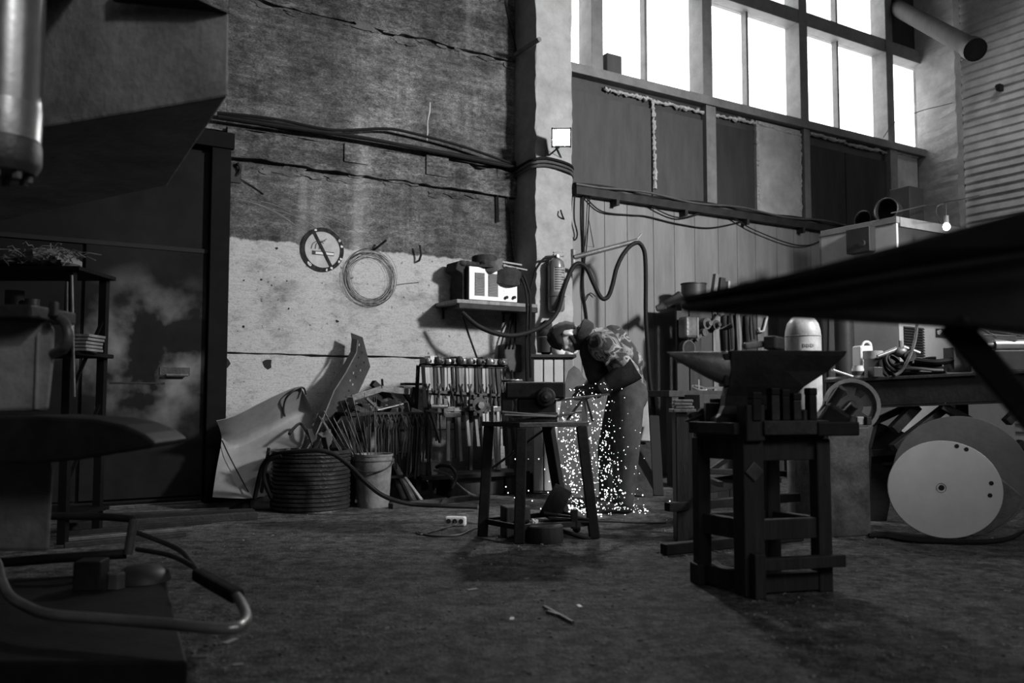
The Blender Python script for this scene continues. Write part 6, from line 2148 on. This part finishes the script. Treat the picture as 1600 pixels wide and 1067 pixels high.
part(bl, 'holder', MB().cyl(pb + UP * .03, pb + UP * .10, .02, seg=12), PAINTG, smooth=True)
q = [pb + UP * .10, pb + UP * .22 + V((.02, .05, 0)), pb + V((.12, .4, .16)), W(sof(wl(1510, 345, .36)), .36, pb.z + .1)]
part(bl, 'flex', MB().tube(curve(q, 5), .005, 5), CABLE)
q = [at(1392, 333, DC), at(1440, 322, DC + .3), at(1500, 312, DC + 1.2), wl(1530, 305, .4)]
solo('bulb_wire', MB().tube(q, .006, 5), CABLE, 'pale wire running from the tall cabinet roof to the corner column', 'wire')
solo('stand_pipe', MB().cyl(V((at(1320, 500, 8.3).x, 8.3, 0)), at(1318, 480, 8.3), .09, seg=16), PAINTD, 'dark upright pipe behind the gas cylinder', 'pipe', smooth=True)
solo('plank_screen', MB().prism([at(1296, 490, 8.6), at(1310, 488, 8.6), V((at(1310, 700, 8.6).x, 8.6, 0)), V((at(1290, 700, 8.6).x, 8.6, 0))], (0, .05, 0)), BOARDM, 'grey plank standing between the gas cylinder and the dark pipe', 'plank')
solo('pale_screen', MB().prism([V((at(1330, 700, 8.5).x, 8.5, 0)), V((at(1385, 700, 8.5).x, 8.5, 0)), at(1385, 470, 8.5), at(1330, 470, 8.5)], (0, .03, 0)), BOARDL, 'grey board screen standing left of the tall cabinet', 'screen', bev=.004)

# ================================================================== RIGHT FOREGROUND: THE TAPERED BEAM
DF = 1.75
BEAMM = mat('beam_paint', .07, .45, .1, var=.4, scale=3, bump=.1)
bm = thing('tapered_beam', 'big dark tapered steel beam reaching in from the right close to the camera', 'beam', V((at(1700, 500, DF - .2).x, DF - .2, 0)))


def bf(x_, y_, a=0.0):
    u_ = (x_ - 1066) / 634.0
    return at(x_, y_, DF - .25 * u_ + a)


part(bm, 'web', MB().prism([bf(1072, 473), bf(1240, 452), bf(1420, 425), bf(1700, 385), bf(1700, 530), bf(1480, 509), bf(1240, 496), bf(1072, 487)], (0.0, .012, 0)), BEAMM, bev=.003)
tpz = [bf(1068, 470, -.02), bf(1245, 433, -.05), bf(1420, 387, -.06), bf(1700, 312, -.06)]
bot = [bf(1068, 482, -.0), bf(1245, 455, -.02), bf(1420, 425, -.02), bf(1700, 385, -.02)]
part(bm, 'top_flange', MB().surf([tpz, bot], .014), BEAMM, bev=.003)
part(bm, 'upper_plate', MB().surf([tpz, [p + V((0, .22 + .02 * i, .012)) for i, p in enumerate(tpz)]], .010), STEEL_D)
part(bm, 'rib', MB().tube([bf(1066, 481, -.03), bf(1245, 457, -.04), bf(1420, 427, -.04), bf(1700, 387, -.04)], .008, 8), mat('greasy_steel', .06, .3, .5, bump=.1), smooth=True)
part(bm, 'bottom_flange', MB().surf([[bf(1072, 486, -.02), bf(1240, 494, -.05), bf(1480, 507, -.05), bf(1700, 528, -.05)], [bf(1072, 488, .04), bf(1240, 498, .06), bf(1480, 512, .08), bf(1700, 533, .08)]], .008), IRON)
part(bm, 'strut', MB().bar(bf(1486, 505), bf(1660, 705), .058, .05), IRON, bev=.006)
pp_ = bf(1700, 520)
part(bm, 'post', MB().box(V((pp_.x + .02, pp_.y + .02, pp_.z / 2)), (.12, .12, pp_.z + .08)), IRON, bev=.006)

# ================================================================== LEFT: SHELF RACK AND POWER HAMMER
DS2 = 4.9
shr = thing('storage_rack', 'dark open storage rack against the gate with fibre piled on its top shelf', 'rack', V((at(50, 700, DS2).x, DS2, 0)))
x0r, x1r = at(-90, 500, DS2).x, at(128, 500, DS2).x
zs_ = [at(60, 424, DS2).z, at(60, 552, DS2).z]
for xx in (x0r, at(112, 500, DS2).x):
    for yy in (DS2 - .02, DS2 + .38):
        part(shr, 'post', MB().box((xx, yy, zs_[0] / 2), (.045, .045, zs_[0])), FRAMEB)
part(shr, 'top_shelf', MB().box(((x0r + x1r) / 2, DS2 + .18, zs_[0] + .012), (x1r - x0r, .46, .024)), FRAMEB, bev=.004)
part(shr, 'middle_shelf', MB().box(((x0r + x1r) / 2, DS2 + .18, zs_[1]), (x1r - x0r, .46, .024)), FRAMEB, bev=.004)
part(shr, 'low_shelf', MB().box(((x0r + x1r) / 2, DS2 + .18, .15), (x1r - x0r, .46, .024)), FRAMEB, bev=.004)
for k in range(2):
    xx = at(112, 500, DS2).x
    part(shr, 'side_brace', MB().bar(V((xx, DS2 - .02, .3 + .5 * k)), V((xx, DS2 + .38, .8 + .5 * k)), .02, .01), FRAMEB)
# fibre bundles on the top shelf
for k in range(3):
    cxp = (28, 70, 104)[k]
    c_ = at(cxp, 408, DS2 + .1)
    c_.z = zs_[0] + .024
    o = thing('fibre_bundle', ('flat dark bundle of frayed fibre at the left of the rack top shelf', 'thick pale bundle of fibre in the middle of the rack top shelf', 'short frayed bundle hanging over the right end of the rack top shelf')[k], 'bundle', c_)
    core = MB()
    hh = (.05, .10, .07)[k]
    core.ball(c_ + UP * hh * .62, ((.16, .13, .07)[k], .12, hh * .62), None, 16, 10, lambda q: q * (1 + .16 * math.sin(9 * q.x + 4 * q.z) * math.sin(7 * q.y + 2)))
    part(o, 'core', core, FIBRE if k else CLOTHM, smooth=True)
    fr_ = MB()
    for j in range(46):
        a = c_ + V((rnd.uniform(-.13, .13) * (1 if k < 2 else .5), rnd.uniform(-.13, .05), hh * rnd.uniform(.5, 1.2)))
        d_ = V((rnd.uniform(-.12, .14), rnd.uniform(-.06, .02), rnd.uniform(-.05, .05)))
        fr_.tube([a, a + d_ * .5 + UP * .02, a + d_], .003, 3)
    part(o, 'loose_strands', fr_, FIBRE, kind='stuff')
for k, (x_, w_, l) in enumerate(((20, .10, 'dark upright roll leaning on the left of the rack middle shelf'), (48, .08, 'dark tube standing in the middle of the rack middle shelf'))):
    c_ = at(x_, 540, DS2 + .12)
    c_.z = zs_[1] + .012
    solo('shelf_roll', MB().cyl(c_, c_ + UP * (.36 - .05 * k), w_ / 2, seg=14), (CLOTHD, PAINTD)[k], l, 'roll', smooth=True)
c_ = at(118, 545, DS2 - .02)
c_.z = zs_[1] + .012
for k in range(5):
    solo('stacked_sheet', MB().box(c_ + V((rnd.uniform(-.01, .01), .1, .010 + .02 * k)), (.13, .2, .014)), FIBRE, 'thin pale packet in the small stack at the right end of the rack middle shelf', 'packet', 'packets stacked on the storage rack')
for (x0, y0, x1, y1, l) in ((112, 430, 116, 620, 'bright thin rod hanging down at the right post of the storage rack'), (105, 440, 104, 545, 'dull thin rod hanging left of the bright one at the rack post')):
    solo('hung_rod', MB().cyl(at(x0, y0, DS2 - .06), at(x1, y1, DS2 - .06), .009, seg=6), STEEL_M, l, 'rod')

# the power hammer close to the camera
DH = 2.75
ph = thing('power_hammer', 'big dark power hammer standing at the left edge close to the camera', 'power hammer', V((at(0, 900, DH).x, DH, 0)))
# base
bq = [fl(292, 1085), fl(292, 1085) + V((-1.6, 0, 0)), fl(292, 1085) + V((-1.6, .95, 0)), fl(262, 925) + V((-.02, 0, 0))]
part(ph, 'base_plate', MB().prism(bq, (0, 0, .09)), IRON, bev=.008)
xh = lambda px_, d=DH: at(px_, 600, d).x
zh = lambda py_, d=DH: at(800, py_, d).z
pl = MB()
prof = [(-140, 860), (86, 862), (88, 735), (84, 718), (74, 706), (58, 699), (-140, 690)]
pl.prism([V((xh(x_, 2.95), 2.95, max(zh(y_, 2.95), .09))) for x_, y_ in prof], (-.32, .5, 0))
part(ph, 'lower_body', pl, HAMMERP, bev=.012)
prof = [(-140, 652), (60, 650), (150, 655), (195, 664), (228, 678), (247, 692), (240, 700), (190, 708), (130, 718), (70, 724), (-140, 724)]
part(ph, 'die_table', MB().prism([V((xh(x_, 2.75), 2.75, zh(y_, 2.75))) for x_, y_ in prof], (-.02, .32, 0)), IRON, bev=.01)
prof = [(-140, 645), (78, 642), (84, 560), (83, 515), (76, 503), (60, 498), (-140, 495)]
part(ph, 'die_block', MB().prism([V((xh(x_, 2.95), 2.95, zh(y_, 2.95))) for x_, y_ in prof], (-.2, .28, 0)), HAMMERP, bev=.012)
part(ph, 'die_rib', MB().box((xh(55, 2.93), 2.945, (zh(520, 2.95) + zh(640, 2.95)) / 2), (.012, .02, zh(520, 2.95) - zh(640, 2.95))), HAMMERP, bev=.004)
part(ph, 'block_cap', MB().box((xh(-20, 2.9), 3.0, zh(488, 2.9)), (.23 + .1, .3, .045)), IRON, bev=.006)
part(ph, 'cap_stud', MB().box((xh(80, 2.9), 2.9, zh(483, 2.9)), (.022, .03, .05)), IRON, bev=.004)
hp_ = [at(82, 492, 2.95), at(97, 500, 2.92), at(106, 515, 2.90), at(106, 532, 2.90), at(98, 546, 2.92), at(84, 552, 2.96)]
part(ph, 'curved_handle', MB().tube(curve(hp_, 6), .017, 10), STEEL_M, smooth=True)
# head
A0, A1, B1, B0_ = V((-.99, 3.0)), V((-2.04, 3.44)), V((-3.04, 5.13)), V((-1.70, 4.27))
zA0, zA1 = at(355, 152, 3.0).z, at(0, 211, 3.44).z
P = {'A0': at(356, 151, 3.0), 'A1': at(0, 211, 3.44), 'A2': at(-260, 254, 3.76), 'B0': at(262, 290, 4.2), 'B1': at(0, 345, 5.0), 'B2': at(-200, 388, 5.6),
     'T0': at(358, 20, 3.0), 'T1': at(183, 0, 3.2), 'T2': at(100, -14, 3.28)}
hm_ = MB()
vs = [P['A0'], P['A1'], P['A2'], P['B2'], P['B1'], P['B0']]
tops = [P['T0'], at(0, -30, 3.44), at(-260, -70, 3.76), P['B2'] + UP * 1.6, P['B1'] + UP * 1.5, P['B0'] + UP * .9]
hm_.add(vs + tops, [(0, 5, 4, 3, 2, 1), (0, 1, 7, 6), (1, 2, 8, 7), (2, 3, 9, 8), (3, 4, 10, 9), (4, 5, 11, 10), (5, 0, 6, 11), (6, 7, 8, 9, 10, 11)])
part(ph, 'head_casting', hm_, HAMMERP, bev=.01)
tp2 = MB()
tp2.prism([at(175, 1, 3.14), at(355, 19, 2.99), at(310, -2, 2.99), at(300, -14, 3.0), at(175, -30, 3.14)], (.0, .02, 0))
part(ph, 'top_cover', tp2, IRON, bev=.006)
# ram cylinder
DCy = 2.45
cxp = at(8, 100, DCy)
rc_, rf = pxm(DCy) * 56, pxm(DCy) * 54
zb0, zb1, zb2, ztp = at(0, 255, DCy).z, at(0, 215, DCy).z, at(0, 160, DCy).z, 2.6
ch = part(ph, 'ram_cylinder', MB().lathe([(0, zb2 - .02), (rc_ * .98, zb2 - .02), (rc_ * .98, ztp), (0, ztp)], V((cxp.x, cxp.y, 0)), UP, 40), mat('ram_steel', .2, .3, .75, var=.2, bump=.03), smooth=True)
part(ph, 'ram_gland', MB().lathe([(0, zb1 - .01), (rf * 1.02, zb1 - .01), (rf * 1.04, zb2 - .02), (rf * 1.0, zb2), (rc_ * .96, zb2 + .015), (0, zb2 + .015)], V((cxp.x, cxp.y, 0)), UP, 40), mat('gland_steel', .2, .35, .6, var=.3, bump=.05), smooth=True)
part(ph, 'ram_flange', MB().lathe([(0, zb0 - .03), (rf * .9, zb0 - .03), (rf * 1.02, zb0 - .01), (rf * 1.06, zb0), (rf * 1.06, zb1 - .03), (rf * 1.02, zb1 - .012), (0, zb1 - .012)], V((cxp.x, cxp.y, 0)), UP, 40), STEEL_D, smooth=True)
for k in range(8):
    a = 2 * PI * k / 8 + .35
    p = V((cxp.x + math.cos(a) * rf * .72, cxp.y + math.sin(a) * rf * .72, zb0 - .03))
    part(ph, 'flange_bolt', MB().cyl(p, p - UP * .022, .013, seg=6), STEEL_M)
part(ph, 'ram_arm', MB().bar(V((cxp.x - .05, cxp.y, 2.45)), at(100, -5, 3.4) + UP * .1, .22, .2), HAMMERP, bev=.01)
part(ph, 'rear_column', MB().box((-3.45, 4.75, 1.2), (.6, .6, 2.4)), HAMMERP, bev=.02)

# treadle of bent tube round the hammer
td = thing('foot_treadle', 'bent tube foot treadle curving round the front of the power hammer', 'treadle', fl(200, 985))
zz_ = lambda x_, y_, z_: fl(x_, y_, z_)
o1 = [zz_(-60, 850, .17), zz_(-10, 872, .17), zz_(2, 905, .17), zz_(14, 930, .17), zz_(40, 947, .165), zz_(75, 960, .16), zz_(150, 966, .16), zz_(250, 974, .16), zz_(320, 981, .16), zz_(362, 982, .16), zz_(380, 975, .16), zz_(385, 962, .16), zz_(377, 942, .16), zz_(369, 930, .16)]
part(td, 'front_tube', MB().tube(curve(o1, 5), .0165, 12), mat('worn_tube', .4, .32, .7, var=.4, scale=5, bump=.08), smooth=True)
part(td, 'sleeve', MB().bar(zz_(372, 932, .16), zz_(309, 897, .16), .050, .045), CLOTHD, bev=.012)
o2 = [zz_(312, 896, .16), zz_(297, 876, .16), zz_(282, 860, .16), zz_(252, 846, .16), zz_(214, 832, .165)]
part(td, 'rear_tube', MB().tube(curve(o2, 5), .012, 10), STEEL_D, smooth=True)
o3 = [zz_(308, 888, .16), zz_(267, 868, .16), zz_(214, 858, .16)]
part(td, 'second_tube', MB().tube(curve(o3, 5), .011, 10), STEEL_D, smooth=True)
part(td, 'cross_tube', MB().tube([zz_(-60, 884, .16), zz_(90, 872, .16), zz_(198, 865, .16)], .020, 12), IRON, smooth=True)
up0 = zz_(200, 866, .16)
up1 = at(209, 811, up0.y + .02)
part(td, 'upright', MB().tube([up0, up1], .019, 12), STEEL_M, smooth=True)
part(td, 'upper_bar', MB().tube([up1, at(160, 807, up0.y + .02), at(60, 806, up0.y + .1)], .016, 10), IRON, smooth=True)
p = fl(130, 925, .09)
solo('iron_block', MB().box(p + V((0, .06, .055)), (.10, .10, .11), .1), IRON, 'dark iron block standing on the base of the power hammer', 'block', bev=.006)
p = fl(205, 915, .09)
solo('round_cover', MB().lathe([(0, .06), (.06, .055), (.10, .03), (.11, 0), (0, 0)], V((p.x, p.y + .1, .09)), UP, 24), PAINTD, 'low domed cover on the right of the power hammer base', 'cover', smooth=True)
p = at(182, 878, 3.35)
solo('loose_nut', MB().cyl(V((p.x, p.y, .09)), V((p.x, p.y, .15)), .035, seg=6), STEEL_M, 'dark nut with a glint on the step of the power hammer', 'nut', bev=.004)
# scraps of wood by the gate and on the floor
for k in range(10):
    a = fl(rnd.uniform(92, 135), rnd.uniform(782, 800))
    d_ = V((rnd.uniform(-.1, .2), rnd.uniform(-.1, .1), .03))
    solo('twig', MB().bar(a + UP * .01, a + d_, .02, .012), WOODD, 'dark splintered stick on the floor at the foot of the storage rack', 'stick', 'sticks below the storage rack')
chips = MB()
rc2 = random.Random(5)
for k in range(2600):
    y_ = 800 + 260 * rc2.random() ** .8
    p = fl(rc2.uniform(250, 1600), y_)
    r_ = rc2.choice((.002, .0025, .003, .004, .0055, .008)) * rc2.uniform(.6, 1.2)
    a = rc2.uniform(0, 3)
    chips.box(p + UP * r_ * .35, (r_ * 1.6, r_ * 1.0, r_ * .7), a)
solo('floor_debris', chips, mat('floor_grit', .1, .8, var=.8, scale=6, v2=.45, bump=0), 'grit and small chips scattered over the oily concrete floor', 'debris', kind='stuff', loc=(0, 3.5, 0))
for k, (x_, y_, w_) in enumerate(((312, 1027, .05), (372, 1040, .03), (738, 922, .05), (823, 905, .03), (360, 1003, .06), (800, 968, .04), (905, 948, .04), (1120, 862, .04))):
    p = fl(x_, y_)
    solo('metal_chip', MB().box(p + UP * .003, (w_, w_ * .4, .004), .3 * k), STEEL_L, 'thin bright metal shaving lying flat on the dark floor', 'chip', 'bright shavings on the floor')
for k, (x0, y0, x1, y1) in enumerate(((850, 950, 895, 975), (855, 958, 880, 966))):
    solo('floor_splinter', MB().bar(fl(x0, y0) + UP * .006, fl(x1, y1) + UP * .006, .012, .010), WOODM, ('longer', 'shorter')[k] + ' of two splinters lying crossed on the floor below the stool', 'splinter')
